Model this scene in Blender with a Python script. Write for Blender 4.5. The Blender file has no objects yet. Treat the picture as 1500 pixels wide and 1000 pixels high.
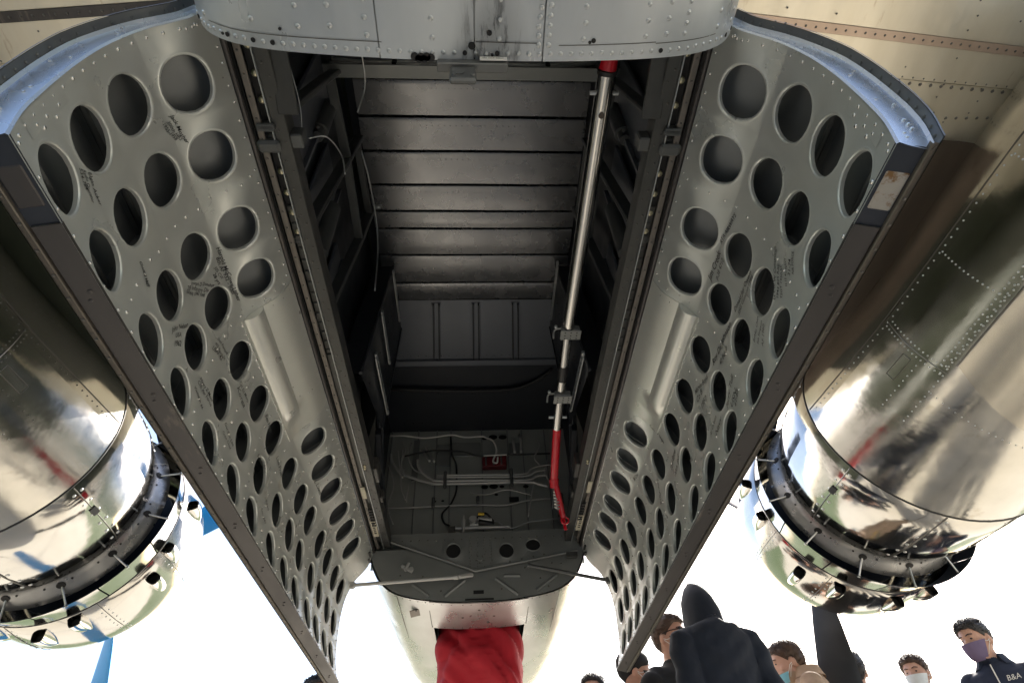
import bpy, math, random
import numpy as np
from mathutils import Vector, Matrix, noise
rad = math.radians
random.seed(7); rng = np.random.default_rng(7)
S = bpy.context.scene
COL = S.collection

# ---------------------------------------------------------------- camera, world, sun, exposure
def cam_axes(p, y, r):
    f = Vector((math.sin(y)*math.cos(p), math.cos(y)*math.cos(p), math.sin(p)))
    rt = Vector((math.cos(y), -math.sin(y), 0)); up = rt.cross(f)
    return math.cos(r)*rt+math.sin(r)*up, -math.sin(r)*rt+math.cos(r)*up, f
r_, u_, f_ = cam_axes(rad(44.7576), rad(4.9438), rad(-4.137))
cd = bpy.data.cameras.new('camera'); cam = bpy.data.objects.new('camera', cd); COL.objects.link(cam)
M = Matrix((r_, u_, -f_)).transposed().to_4x4(); M.translation = Vector((0.0014, 0, 0.5)); cam.matrix_world = M
cd.sensor_fit = 'HORIZONTAL'; cd.sensor_width = 36; cd.lens = 36*850/1500; cd.clip_start = 0.02; cd.clip_end = 4000
S.camera = cam

SUN_EL, SUN_AZ = rad(37.5), rad(35)      # azimuth to the right of the nose
sund = Vector((math.sin(SUN_AZ)*math.cos(SUN_EL), math.cos(SUN_AZ)*math.cos(SUN_EL), math.sin(SUN_EL)))
W = bpy.data.worlds.new('World'); S.world = W; W.use_nodes = True
nt = W.node_tree; bg = nt.nodes['Background']
sk = nt.nodes.new('ShaderNodeTexSky'); sk.sky_type = 'NISHITA'; sk.sun_disc = False
sk.sun_elevation = SUN_EL; sk.sun_rotation = SUN_AZ; sk.air_density = 1.0; sk.dust_density = 3.0; sk.ozone_density = 1.0
nt.links.new(sk.outputs[0], bg.inputs[0]); bg.inputs[1].default_value = 0.15
sl = bpy.data.lights.new('sun', 'SUN'); sl.energy = 4.6; sl.angle = rad(0.53); sl.color = (1, .95, .87)
so = bpy.data.objects.new('sun', sl); COL.objects.link(so)
so.rotation_euler = sund.to_track_quat('Z', 'Y').to_euler(); so.location = sund*50
S.render.engine = 'CYCLES'
S.view_settings.view_transform = 'Standard'; S.view_settings.look = 'None'
S.view_settings.gamma = 1; S.view_settings.use_curve_mapping = False
S.view_settings.exposure = 1.5
S.cycles.max_bounces = 10; S.cycles.diffuse_bounces = 5; S.cycles.glossy_bounces = 6
try: S.cycles.sample_clamp_indirect = 8
except Exception: pass

# ---------------------------------------------------------------- materials
def mat(name, col, metal=0.0, rough=0.5, col2=None, nscale=8.0, namt=0.5, bump=0.0, bscale=40.0, rvar=0.0, stretch=(1, 1, 1), spots=None, coat=0.0):
    m = bpy.data.materials.new(name); m.use_nodes = True
    t = m.node_tree; n = t.nodes; L = t.links; b = n['Principled BSDF']
    b.inputs['Metallic'].default_value = metal; b.inputs['Roughness'].default_value = rough
    b.inputs['Base Color'].default_value = (*col, 1)
    if coat: b.inputs['Coat Weight'].default_value = coat
    tc = n.new('ShaderNodeTexCoord'); mp = n.new('ShaderNodeMapping'); mp.inputs['Scale'].default_value = stretch
    L.new(tc.outputs['Object'], mp.inputs[0])
    cur = None
    if col2 is not None:
        nz = n.new('ShaderNodeTexNoise'); nz.inputs['Scale'].default_value = nscale; nz.inputs['Detail'].default_value = 6; nz.inputs['Roughness'].default_value = .62
        L.new(mp.outputs[0], nz.inputs['Vector'])
        rp = n.new('ShaderNodeValToRGB'); rp.color_ramp.elements[0].position = .5-.5*namt*.5; rp.color_ramp.elements[1].position = .5+.5*namt*.5+.1
        rp.color_ramp.elements[0].color = (*col, 1); rp.color_ramp.elements[1].color = (*col2, 1)
        L.new(nz.outputs['Fac'], rp.inputs[0]); cur = rp.outputs[0]
    if spots is not None:       # (colour, scale, threshold): scattered stains
        nz2 = n.new('ShaderNodeTexNoise'); nz2.inputs['Scale'].default_value = spots[1]; nz2.inputs['Detail'].default_value = 8; nz2.inputs['Roughness'].default_value = .7
        L.new(mp.outputs[0], nz2.inputs['Vector'])
        r2 = n.new('ShaderNodeValToRGB'); r2.color_ramp.elements[0].position = spots[2]; r2.color_ramp.elements[1].position = min(spots[2]+.12, 1)
        L.new(nz2.outputs['Fac'], r2.inputs[0])
        mx = n.new('ShaderNodeMix'); mx.data_type = 'RGBA'
        L.new(r2.outputs[0], mx.inputs[0])
        if cur: L.new(cur, mx.inputs[6])
        else: mx.inputs[6].default_value = (*col, 1)
        mx.inputs[7].default_value = (*spots[0], 1); cur = mx.outputs[2]
    if cur: L.new(cur, b.inputs['Base Color'])
    if rvar:
        nz3 = n.new('ShaderNodeTexNoise'); nz3.inputs['Scale'].default_value = nscale*1.7; nz3.inputs['Detail'].default_value = 5
        L.new(mp.outputs[0], nz3.inputs['Vector'])
        mr = n.new('ShaderNodeMapRange'); mr.inputs[1].default_value = .3; mr.inputs[2].default_value = .7
        mr.inputs[3].default_value = max(rough-rvar, .02); mr.inputs[4].default_value = rough+rvar
        L.new(nz3.outputs['Fac'], mr.inputs[0]); L.new(mr.outputs[0], b.inputs['Roughness'])
    if bump:
        nb = n.new('ShaderNodeTexNoise'); nb.inputs['Scale'].default_value = bscale; nb.inputs['Detail'].default_value = 3
        L.new(mp.outputs[0], nb.inputs['Vector'])
        bp = n.new('ShaderNodeBump'); bp.inputs['Strength'].default_value = 1; bp.inputs['Distance'].default_value = bump
        L.new(nb.outputs['Fac'], bp.inputs['Height']); L.new(bp.outputs[0], b.inputs['Normal'])
    return m
M_ = {}
M_['polish'] = mat('polished_aluminium', (.60, .59, .555), 1, .17, (.49, .48, .435), 5, .9, .0026, 5.5, .07, (1, 1, 1), ((.40, .37, .31), 4, .62))
M_['polish2'] = mat('polished_cowl', (.62, .61, .585), 1, .125, (.52, .51, .475), 5, .9, .0018, 6, .05)
M_['wing'] = mat('weathered_aluminium', (.82, .77, .65), .6, .38, (.66, .60, .47), 6, 1.0, .0010, 9, .08, (1, .18, 1), ((.36, .24, .11), 7, .60))
M_['fillet'] = mat('brown_aluminium', (.17, .135, .11), .6, .36, (.105, .085, .07), 7, 1.0, .0005, 12, .08, (1, .15, 1))  # brown of reflected ground and shade put into the wing fillet colour
M_['belly'] = mat('silver_painted_belly', (.60, .63, .65), .42, .33, (.47, .50, .52), 6, 1.0, .0004, 14, .07, (1, .3, 1), ((.34, .36, .37), 9, .68))
M_['belly_fwd'] = mat('bright_belly_aluminium', (.62, .61, .61), .7, .30, (.50, .48, .475), 5, .9, .0012, 7, .08, (1, .5, 1))
M_['skin'] = mat('door_inner_skin', (.65, .67, .645), .48, .33, (.54, .56, .535), 4, 1.3, .0007, 7, .09, (1, 1, 1), ((.42, .385, .31), 4.5, .66))
M_['pan'] = mat('door_pan', (.69, .70, .66), .50, .32, (.61, .62, .58), 6, 1.0, .0003, 30, .05)
M_['outer'] = mat('door_outer_skin_inside', (.20, .21, .215), .5, .42, (.14, .15, .155), 5, 1.2, 0, 1, .08)
M_['olive'] = mat('olive_drab_and_shade', (.030, .036, .024), 0, .42, (.024, .030, .020), 4, 1.0, .0006, 9, .06)  # olive drab on fuselage and doors; under the wing, shade put into colour
M_['rib'] = mat('end_rib_bright', (.72, .76, .82), .85, .27, (.67, .71, .77), 6, 1.4, .0001, 20, .03)
M_['flange'] = mat('grey_flange', (.16, .165, .16), .5, .42, (.11, .11, .11), 14, .8, 0, 1, .08)
M_['rail'] = mat('dark_brown_rail', (.080, .074, .074), .55, .40, (.065, .06, .058), 12, .8, .0004, 30, .08, (1, .2, 1), ((.19, .165, .14), 16, .60))
M_['raillip'] = mat('worn_rail_lip', (.14, .12, .10), .5, .42, (.09, .08, .068), 15, .8, 0, 1, .08)
M_['rusty'] = mat('rusty_grey_block', (.42, .40, .37), .4, .45, (.33, .31, .28), 14, .8, 0, 1, .05, (1, 1, 1), ((.20, .11, .045), 38, .50))
M_['bayplank'] = mat('bay_grey_gloss', (.27, .275, .29), .75, .27, (.235, .24, .255), 5, 1.4, .0001, 9, .05)
M_['baypanel'] = mat('bay_blue_grey', (.15, .165, .19), .35, .40, (.13, .14, .165), 5, 1.2, 0, 1, .05)
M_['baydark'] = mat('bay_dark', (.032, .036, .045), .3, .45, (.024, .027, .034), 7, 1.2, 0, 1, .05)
M_['bayframe'] = mat('bay_frame_grey', (.135, .14, .14), .4, .42, (.10, .105, .105), 12, 1, 0, 1, .06)
M_['bulk'] = mat('bulkhead_grey_green', (.26, .27, .265), .35, .38, (.21, .22, .215), 6, 1.1, .0003, 25, .06, (1, 1, 1), ((.14, .145, .14), 9, .68))
M_['equip'] = mat('equipment_wall', (.44, .455, .43), .25, .42, (.35, .365, .345), 6, 1.0, 0, 1, .06)
M_['longeron'] = mat('longeron_grey', (.095, .096, .092), .5, .40, (.065, .064, .062), 16, .8, 0, 1, .07, (1, .3, 1), ((.20, .13, .06), 8, .68))
M_['brownstrip'] = mat('hinge_strip', (.20, .18, .165), .5, .42, (.18, .16, .14), 16, .8, 0, 1, .07, (1, .3, 1))
M_['rivet'] = mat('bright_rivet', (.80, .79, .76), .9, .22)
M_['rivetgrey'] = mat('grey_rivet', (.55, .57, .58), .8, .28)
M_['rivetdark'] = mat('dark_rivet', (.13, .125, .115), .6, .4)
M_['bolt'] = mat('cadmium_bolt', (.62, .56, .40), .9, .3)
M_['black'] = mat('black_void', (.006, .006, .007), 0, .6)
M_['rubber'] = mat('black_rubber_seal', (.016, .016, .017), 0, .5)
M_['ink'] = mat('black_marker_ink', (.018, .018, .02), 0, .5)
M_['inkgrey'] = mat('faded_marker_ink', (.09, .09, .085), 0, .5)
M_['tube'] = mat('silver_tube', (.66, .65, .63), 1, .22, (.58, .57, .55), 14, .8, .0002, 30, .06, (1, .1, 1))
M_['pipe'] = mat('grey_pipe', (.50, .50, .49), .3, .32)
M_['red'] = mat('red_enamel', (.62, .010, .025), 0, .25, coat=.4)
M_['redbox'] = mat('dull_red_box', (.16, .010, .015), 0, .45)
M_['white'] = mat('white_wire', (.72, .71, .68), 0, .5)
M_['yellow'] = mat('yellow_cap', (.70, .48, .03), 0, .4)
M_['ivory'] = mat('ivory_strip', (.62, .58, .46), .1, .5, (.50, .46, .35), 20, .8)
M_['prop'] = mat('black_blade_paint', (.014, .015, .018), 0, .38, (.022, .022, .025), 10, .8)
M_['propblue'] = mat('blue_blade_reflection', (.012, .24, .60), 0, .3)  # blue sky reflected in the blades is put into the base colour
M_['lapstrip'] = mat('pinkish_lap_strip', (.60, .47, .38), .5, .4, (.42, .32, .25), 6, .9, 0, 1, .06, (1, .3, 1), ((.30, .17, .07), 7, .62))
M_['lip'] = mat('grey_cowl_lip', (.34, .345, .35), .8, .3, (.26, .26, .265), 9, .7, 0, 1, .06)
M_['flapin'] = mat('navy_flap_shade', (.030, .036, .05), .3, .4)  # shade behind the open flaps put into a dark navy colour
M_['geardoor'] = mat('cream_gear_door', (.60, .57, .50), .75, .22, (.53, .50, .43), 6, .7, .0012, 7, .05)
M_['stub'] = mat('chrome_stub', (.82, .80, .78), 1, .12)
def cloth(name, c, c2=None, rough=.85, bump=.004, bs=18):
    return mat(name, c, 0, rough, c2 or tuple(x*.75 for x in c), 12, .8, bump, bs)

# ---------------------------------------------------------------- mesh helpers
class MB:
    def __init__(s): s.v = []; s.f = []; s.m = []; s.c = []
    def add(s, V, Fc, m=0):
        s.c.append((len(s.v), len(s.f))); o = len(s.v); s.v += [tuple(map(float, p)) for p in V]
        s.f += [tuple(i+o for i in q) for q in Fc]; s.m += [m]*len(Fc)
    def grid(s, P, m=0, closed=False, skip=None):
        R, C = len(P), len(P[0]); V = [p for row in P for p in row]; Fc = []
        for i in range(R-1):
            for j in range(C if closed else C-1):
                if skip and skip(i, j): continue
                k = (j+1) % C
                Fc.append((i*C+j, i*C+k, (i+1)*C+k, (i+1)*C+j))
        s.add(V, Fc, m)
    def box(s, c, sz, R=None, m=0, bev=0.0):
        c = Vector(c); h = Vector(sz)*.5
        if bev <= 0:
            V = [Vector((x*h.x, y*h.y, z*h.z)) for x in (-1, 1) for y in (-1, 1) for z in (-1, 1)]
            Fc = [(0, 1, 3, 2), (4, 6, 7, 5), (0, 4, 5, 1), (2, 3, 7, 6), (0, 2, 6, 4), (1, 5, 7, 3)]
        else:
            V = []; Fc = []
            b = min(bev, h.x*.9, h.y*.9, h.z*.9)
            def idx(x, y, z, a): return ((x+1)//2*4+(y+1)//2*2+(z+1)//2)*3+a
            for x in (-1, 1):
                for y in (-1, 1):
                    for z in (-1, 1):
                        V += [Vector((x*h.x, y*(h.y-b), z*(h.z-b))), Vector((x*(h.x-b), y*h.y, z*(h.z-b))), Vector((x*(h.x-b), y*(h.y-b), z*h.z))]
            for sgn in (-1, 1):
                Fc.append(tuple(idx(sgn, y, z, 0) for y, z in ((-1, -1), (1, -1), (1, 1), (-1, 1))))
                Fc.append(tuple(idx(x, sgn, z, 1) for x, z in ((-1, -1), (1, -1), (1, 1), (-1, 1))))
                Fc.append(tuple(idx(x, y, sgn, 2) for x, y in ((-1, -1), (1, -1), (1, 1), (-1, 1))))
            for a in (-1, 1):
                for c2 in (-1, 1):
                    Fc.append((idx(a, c2, -1, 0), idx(a, c2, 1, 0), idx(a, c2, 1, 1), idx(a, c2, -1, 1)))
                    Fc.append((idx(a, -1, c2, 0), idx(a, 1, c2, 0), idx(a, 1, c2, 2), idx(a, -1, c2, 2)))
                    Fc.append((idx(-1, a, c2, 1), idx(1, a, c2, 1), idx(1, a, c2, 2), idx(-1, a, c2, 2)))
            for x in (-1, 1):
                for y in (-1, 1):
                    for z in (-1, 1): Fc.append((idx(x, y, z, 0), idx(x, y, z, 1), idx(x, y, z, 2)))
        if R is not None: V = [R @ p for p in V]
        s.add([p+c for p in V], Fc, m)
    def bar(s, a, b, w, h, up=(0, 0, 1), m=0, bev=0.0):
        a = Vector(a); b = Vector(b); y = (b-a); L = y.length; y = y/L
        x = y.cross(Vector(up)); x = x.normalized() if x.length > 1e-6 else Vector((1, 0, 0)); z = x.cross(y)
        s.box((a+b)/2, (w, L, h), Matrix((x, y, z)).transposed(), m, bev)
    def tube(s, pts, r, n=8, m=0, caps=True, ell=None):
        pts = [Vector(p) for p in pts]; N = len(pts); rs = r if isinstance(r, (list, tuple)) else [r]*N
        V = []; Fc = []; prev = None
        for i, p in enumerate(pts):
            t = (pts[min(i+1, N-1)]-pts[max(i-1, 0)]).normalized()
            if prev is None:
                a = Vector((0, 0, 1)) if abs(t.z) < .9 else Vector((1, 0, 0)); x = t.cross(a).normalized()
            else: x = (prev-t*prev.dot(t)).normalized()
            prev = x; y = t.cross(x)
            ex, ey = ell if ell else (1, 1)
            for k in range(n):
                A = 2*math.pi*k/n; V.append(p+(x*math.cos(A)*ex+y*math.sin(A)*ey)*rs[i])
        for i in range(N-1):
            for k in range(n):
                Fc.append((i*n+k, i*n+(k+1) % n, (i+1)*n+(k+1) % n, (i+1)*n+k))
        if caps: Fc += [tuple(range(n))[::-1], tuple((N-1)*n+k for k in range(n))]
        s.add(V, Fc, m)
    def rings(s, R, n=20, m=0):      # R: list of (cx,cy,cz,rx,ry) horizontal ellipses, closed
        V = []; Fc = []
        for (cx, cy, cz, rx, ry) in R:
            for k in range(n):
                A = 2*math.pi*k/n; V.append((cx+rx*math.sin(A), cy-ry*math.cos(A), cz))
        for i in range(len(R)-1):
            for k in range(n): Fc.append((i*n+k, i*n+(k+1) % n, (i+1)*n+(k+1) % n, (i+1)*n+k))
        Fc += [tuple(range(n))[::-1], tuple((len(R)-1)*n+k for k in range(n))]
        s.add(V, Fc, m)
    def ball(s, c, r, n=10, k=6, m=0):
        c = Vector(c); r = Vector(r) if not isinstance(r, (int, float)) else Vector((r, r, r))
        s.rings([(c.x, c.y, c.z+r.z*math.sin(-math.pi/2+math.pi*(i+.15)/(k+.3)), r.x*math.cos(-math.pi/2+math.pi*(i+.15)/(k+.3)), r.y*math.cos(-math.pi/2+math.pi*(i+.15)/(k+.3))) for i in range(k+1)], n, m)
    def rivet(s, p, nrm, r, h=.55, n=7, m=0):
        p = Vector(p); z = Vector(nrm).normalized(); x = z.orthogonal().normalized(); y = z.cross(x)
        V = []
        for rr, hh in ((1, -.25), (.96, h*.35), (.62, h*.85)):
            for k in range(n):
                A = 2*math.pi*k/n; V.append(p+(x*math.cos(A)+y*math.sin(A))*r*rr+z*r*hh)
        V.append(p+z*r*h); Fc = []
        for i in range(2):
            for k in range(n): Fc.append((i*n+k, i*n+(k+1) % n, (i+1)*n+(k+1) % n, (i+1)*n+k))
        for k in range(n): Fc.append((2*n+k, 2*n+(k+1) % n, 3*n))
        s.add(V, Fc, m)
    def disc(s, p, nrm, r, n=14, m=0, ell=1.0, th=.002):
        p = Vector(p); z = Vector(nrm).normalized(); x = Vector((1, 0, 0)); x = (x-z*x.dot(z)).normalized(); y = z.cross(x)
        ring = [(x*math.cos(2*math.pi*k/n)+y*math.sin(2*math.pi*k/n)*ell)*r for k in range(n)]
        V = [p+q for q in ring]+[p+q+z*th for q in ring]
        s.add(V, [tuple(range(n, 2*n))]+[(k, (k+1) % n, n+(k+1) % n, n+k) for k in range(n)], m)
    def build(s, name, mats, parent=None, smooth=35, label=None, kind=None, split=0):
        if split:                      # every 'split' shapes become one object of their own
            st = s.c[::split]+[(len(s.v), len(s.f))]
            for (v0, f0), (v1, f1) in zip(st[:-1], st[1:]):
                q = MB(); q.v = s.v[v0:v1]; q.f = [tuple(i-v0 for i in p) for p in s.f[f0:f1]]; q.m = s.m[f0:f1]; q.build(name, mats, parent, smooth, label, kind)
            return None
        me = bpy.data.meshes.new(name); me.from_pydata(s.v, [], s.f)
        if not isinstance(mats, (list, tuple)): mats = [mats]
        for mm in mats: me.materials.append(M_[mm] if isinstance(mm, str) else mm)
        if len(mats) > 1: me.polygons.foreach_set('material_index', s.m)
        if smooth:
            me.polygons.foreach_set('use_smooth', [True]*len(me.polygons)); me.update()
            if smooth < 180: me.set_sharp_from_angle(angle=rad(smooth))
        me.update()
        return link(name, me, parent, label, kind)
def each(name, mats, parent, smooth, items, label=None):
    for fn in items:
        b = MB(); fn(b); b.build(name, mats, parent, smooth, label)
def link(name, me, parent=None, label=None, kind=None):
    o = bpy.data.objects.new(name, me); COL.objects.link(o)
    if parent is not None: o.parent = parent
    if label: o['label'] = label
    if kind: o['kind'] = kind
    return o
def empty(name, loc, label, cat, rz=0, group=None):
    o = bpy.data.objects.new(name, None); COL.objects.link(o); o.location = loc; o.rotation_euler = (0, 0, rz)
    o.empty_display_size = .1; o['label'] = label; o['category'] = cat
    if group: o['group'] = group
    return o
def smooth_path(pts, k=6):
    P = [Vector(p) for p in pts]; P = [2*P[0]-P[1]]+P+[2*P[-1]-P[-2]]; out = []
    for i in range(1, len(P)-2):
        a, b, c, d = P[i-1:i+3]
        for j in range(k):
            t = j/k
            out.append(.5*((2*b)+(c-a)*t+(2*a-5*b+4*c-d)*t*t+(3*b-a-3*c+d)*t**3))
    out.append(P[-2]); return out
def text_mesh(txt, size, shear=0.25, thin=0.0):
    cu = bpy.data.curves.new('t', 'FONT'); cu.body = txt; cu.size = size; cu.shear = shear; cu.offset = -thin*size; cu.resolution_u = 2
    cu.space_character = 1.0; cu.align_x = 'LEFT'; cu.fill_mode = 'FRONT'
    o = bpy.data.objects.new('t', cu); COL.objects.link(o)
    dg = bpy.context.evaluated_depsgraph_get(); me = o.evaluated_get(dg).to_mesh()
    V = [tuple(v.co) for v in me.vertices]; Fc = [tuple(p.vertices) for p in me.polygons]
    o.evaluated_get(dg).to_mesh_clear(); bpy.data.objects.remove(o); bpy.data.curves.remove(cu)
    return V, Fc

# ---------------------------------------------------------------- ground
def sheet(name, x0, x1, y0, y1, z, m, n=2):
    b = MB(); xs = np.linspace(x0, x1, n); ys = np.linspace(y0, y1, n)
    b.grid([[(x, y, z) for x in xs] for y in ys]); o = b.build(name, m, smooth=0); o['kind'] = 'structure'; return o
M_['concrete'] = mat('apron_concrete', (.40, .365, .30), 0, .85, (.345, .315, .255), .8, .9, .002, 30, 0, (1, 1, 1), ((.25, .22, .17), 1.3, .66))
M_['grass'] = mat('dry_grass', (.045, .075, .020), 0, .95, (.065, .085, .030), .6, .9, .02, 12)
sheet('grass_field', -1500, 1500, -1500, 1500, -.006, 'grass')
sheet('concrete_apron', -7.5, 14, -30, 10.2, 0, 'concrete')
b = MB()
for k in range(-1, 3): b.box((k*5+2.3, -10, .0025), (.03, 40, .003))
for k in range(-5, 2): b.box((3.2, k*5+1.2, .0026), (21, .03, .003))
o = b.build('concrete_joint', mat('joint_tar', (.06, .055, .05), 0, .8), smooth=0); o['kind'] = 'structure'

# ================================================================ THE AIRCRAFT
AC = empty('bomber_aircraft', (0, 0, 0), 'bare metal twin engine bomber seen from under its open bomb bay', 'aircraft')
# ---- fuselage section
SEC = [(0, 1.676), (.14, 1.678), (.317, 1.698), (.44, 1.732), (.515, 1.785), (.56, 1.85), (.590, 1.925), (.612, 2.03), (.655, 2.3), (.68, 2.6), (.672, 2.95), (.58, 3.28), (.36, 3.5), (0, 3.58)]
def sec_points(n=8):
    P = smooth_path([(x, 0, z) for x, z in SEC], n); return [(p.x, p.z) for p in P]
SECP = sec_points(4)
iH = min(range(len(SECP)), key=lambda i: abs(SECP[i][1]-1.985)+(SECP[i][0] < .55)*9)
def fz(sc, dz): return [(x*sc, 2.6+(z-2.6)*sc+dz) for x, z in SECP]
# centre fuselage walls (above the bay), open below
b = MB()
for s in (-1, 1):
    b.grid([[(s*x, y, z) for x, z in SECP[iH:]] for y in np.linspace(.41, 3.1, 8)])
b.build('fuselage_side', 'olive', AC, 180)
# ---- aft fuselage
b = MB(); rows = []
for y, sc, dz in ((.41, 1, 0), (0, 1, 0), (-1, 1, 0), (-2, .98, .02), (-4, .86, .14), (-6.5, .62, .35), (-8.5, .35, .6), (-8.8, .05, .7)):
    h = fz(sc, dz); rows.append([(-x, y, z+.008) for x, z in h[::-1]]+[(x, y, z+.008) for x, z in h[1:]])
b.grid(rows); b.add([(0, .405, 2.6)]+[(p[0], .405, p[2]) for p in rows[0]], [(0, i+1, i+2) for i in range(len(rows[0])-1)])
AFT = b.build('aft_fuselage', 'belly', AC, 35)
def sec_at(x):
    for (a, za), (c, zc) in zip(SECP[:-1], SECP[1:]):
        if a <= abs(x) <= c and zc < 2.5:
            t = (abs(x)-a)/max(c-a, 1e-9); nx, nz = (zc-za), -(c-a); L = math.hypot(nx, nz)
            return za+t*(zc-za), Vector(((1 if x >= 0 else -1)*nx/L, 0, nz/L))
    return 1.9, Vector((1 if x > 0 else -1, 0, 0))
lower = [(x, z) for x, z in SECP if z < 2.45]
full = [(-x, z) for x, z in lower[::-1]]+lower[1:]
cuts = [-.70, -.176, .004, .135, .70]
for i in range(4):                      # riveted belly skin panels behind the bay
    a, c = cuts[i]+.0012, cuts[i+1]-.0012
    xs = sorted(set([x for x, z in full if a < x < c and z < 1.97]+([a] if a > -.55 else [])+([c] if c < .55 else [])))
    pts = []
    for x in xs:
        z, n = sec_at(x); pts.append((x, z, n))
    if a < -.55: pts = [(x, z, Vector((-1, 0, 0))) for x, z in full if x < 0 and 1.97 <= z < 2.4]+pts
    if c > .55: pts = pts+[(x, z, Vector((1, 0, 0))) for x, z in full if x > 0 and 1.97 <= z < 2.4]
    off = .0015*(i % 2)
    b = MB(); b.grid([[(x+n.x*off, y, z+n.z*off-.001) for x, z, n in pts] for y in (.412, .40, .33, .2, 0, -.4, -1.0)])
    # turned-up rim at the bay edge
    b.grid([[(x+n.x*off, .412, z+n.z*off-.001) for x, z, n in pts], [(x-n.x*.004, .414, z-n.z*.004+.001) for x, z, n in pts], [(x-n.x*.02, .412, z-n.z*.02) for x, z, n in pts]])
    b.build('belly_panel', 'belly', AFT, 30)
b = MB(); bd = MB(); bh = MB()
x = -.585
while x < .59:
    z, n = sec_at(x); r = .0048
    if rng.random() < .14: bh.disc((x, .398, z-.002), n, .0045, 12, th=.0025)
    else: b.rivet((x, .398+rng.normal()*.0006, z-.002), n, r)
    if rng.random() < .13: bh.disc((x+.0095*n.z, .397+rng.uniform(-.006, .004), z-.0022), n, .0028, 10, th=.0026)
    x += .0205*(abs(n.z)*.75+.25)
for xc, y0, dy in ((-.53, .375, .03), (-.415, .36, .036), (-.325, .365, .035), (-.262, .36, .035), (-.196, .372, .03), (-.075, .372, .033), (.052, .372, .033), (.127, .382, .016), (.145, .382, .017), (.212, .372, .028), (.335, .370, .028), (.378, .368, .028), (.418, .370, .019), (.50, .37, .03), (.545, .372, .022)):
    z, n = sec_at(xc)
    for k in range(9): b.rivet((xc+rng.normal()*.0008, y0-dy*k, z-.002), n, .0055)
b.build('belly_rivet', 'rivetgrey', AFT, 60, kind='stuff')
for xc, yc, r in ((-.001, .385, .007), (.032, .362, .005), (.232, .375, .0045), (.225, .378, .003), (-.36, .372, .003)):
    z, n = sec_at(xc); bh.disc((xc, yc, z-.002), n, r, 14, th=.0022)
for k, (dx, dy) in enumerate(((-.012, 0), (0, .001), (.011, 0), (.019, .003), (-.004, .006), (.006, .006))): bh.disc((-.098+dx, .406+dy*.6, 1.6735), (0, 0, -1), .0075, 12, th=.003)
bh.build('drain_hole', 'black', AFT, 60, kind='stuff')
b = MB()                                # lap seam that runs across the panel, and oil streaks
for x0, x1, y in ((-.52, -.17, .383), (.006, .13, .377), (.165, .36, .381), (.36, .50, .3835)):
    xs = np.linspace(x0, x1, 14); b.grid([[(x, y+dy+.001*math.sin(9*x), sec_at(x)[0]-.0032) for x in xs] for dy in (0, .0016)])
b.build('lap_seam', 'rivetdark', AFT, 0, split=1)
mo = mat('oil_grime', (.03, .03, .032), .1, .5)
t = mo.node_tree; n = t.nodes; bs = n['Principled BSDF']
tc = n.new('ShaderNodeTexCoord'); mp = n.new('ShaderNodeMapping'); mp.inputs['Scale'].default_value = (26, 5, 1); t.links.new(tc.outputs['Object'], mp.inputs[0])
nz = n.new('ShaderNodeTexNoise'); nz.inputs['Scale'].default_value = 2.2; nz.inputs['Detail'].default_value = 8; nz.inputs['Roughness'].default_value = .7; t.links.new(mp.outputs[0], nz.inputs[0])
rp = n.new('ShaderNodeValToRGB'); rp.color_ramp.elements[0].position = .50; rp.color_ramp.elements[1].position = .74; t.links.new(nz.outputs[0], rp.inputs[0])
sx = n.new('ShaderNodeSeparateXYZ'); t.links.new(tc.outputs['Object'], sx.inputs[0])
def mth(op, a, b_=None):
    q = n.new('ShaderNodeMath'); q.operation = op; q.use_clamp = False
    for i, v in enumerate((a, b_)):
        if v is None: continue
        if isinstance(v, (int, float)): q.inputs[i].default_value = v
        else: t.links.new(v, q.inputs[i])
    return q.outputs[0]
dx = mth('DIVIDE', mth('SUBTRACT', sx.outputs[0], .035), .075); dy = mth('DIVIDE', mth('SUBTRACT', sx.outputs[1], .40), .16)
fall = mth('SUBTRACT', 1.0, mth('SQRT', mth('ADD', mth('MULTIPLY', dx, dx), mth('MULTIPLY', dy, dy))))
fall = mth('MAXIMUM', fall, 0.0)
al = mth('MINIMUM', mth('MULTIPLY', mth('ADD', rp.outputs[0], .18), mth('MULTIPLY', fall, 1.7)), .92)
t.links.new(al, bs.inputs['Alpha'])
b = MB(); xs = np.linspace(-.05, .13, 8); b.grid([[(x, y, sec_at(x)[0]-.0042) for x in xs] for y in np.linspace(.24, .411, 8)])
b.build('oil_stain', mo, AFT, 0)
b = MB(); b.box((0, .418, 1.662), (.135, .018, .022), bev=.002); b.box((-.018, .42, 1.62), (.05, .012, .062), bev=.004)
b.rivet((-.035, .413, 1.607), (0, -1, 0), .0045); b.rivet((.0, .413, 1.607), (0, -1, 0), .0045); b.disc((-.026, .4135, 1.62), (0, -1, 0), .011, 14, th=.001)
b.build('latch_bracket', 'flange', AFT, 30)
b = MB(); b.box((.04, .4045, 1.664), (.052, .002, .015)); lab = b.build('paper_tag', 'white', AFT, 0)
b = MB(); V, Fc = text_mesh('do not slam', .0085, .3); b.add([(.018+v[0], .4028, 1.6615+v[1]) for v in V], Fc); b.build('tag_writing', 'ink', AFT, 0)

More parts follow.
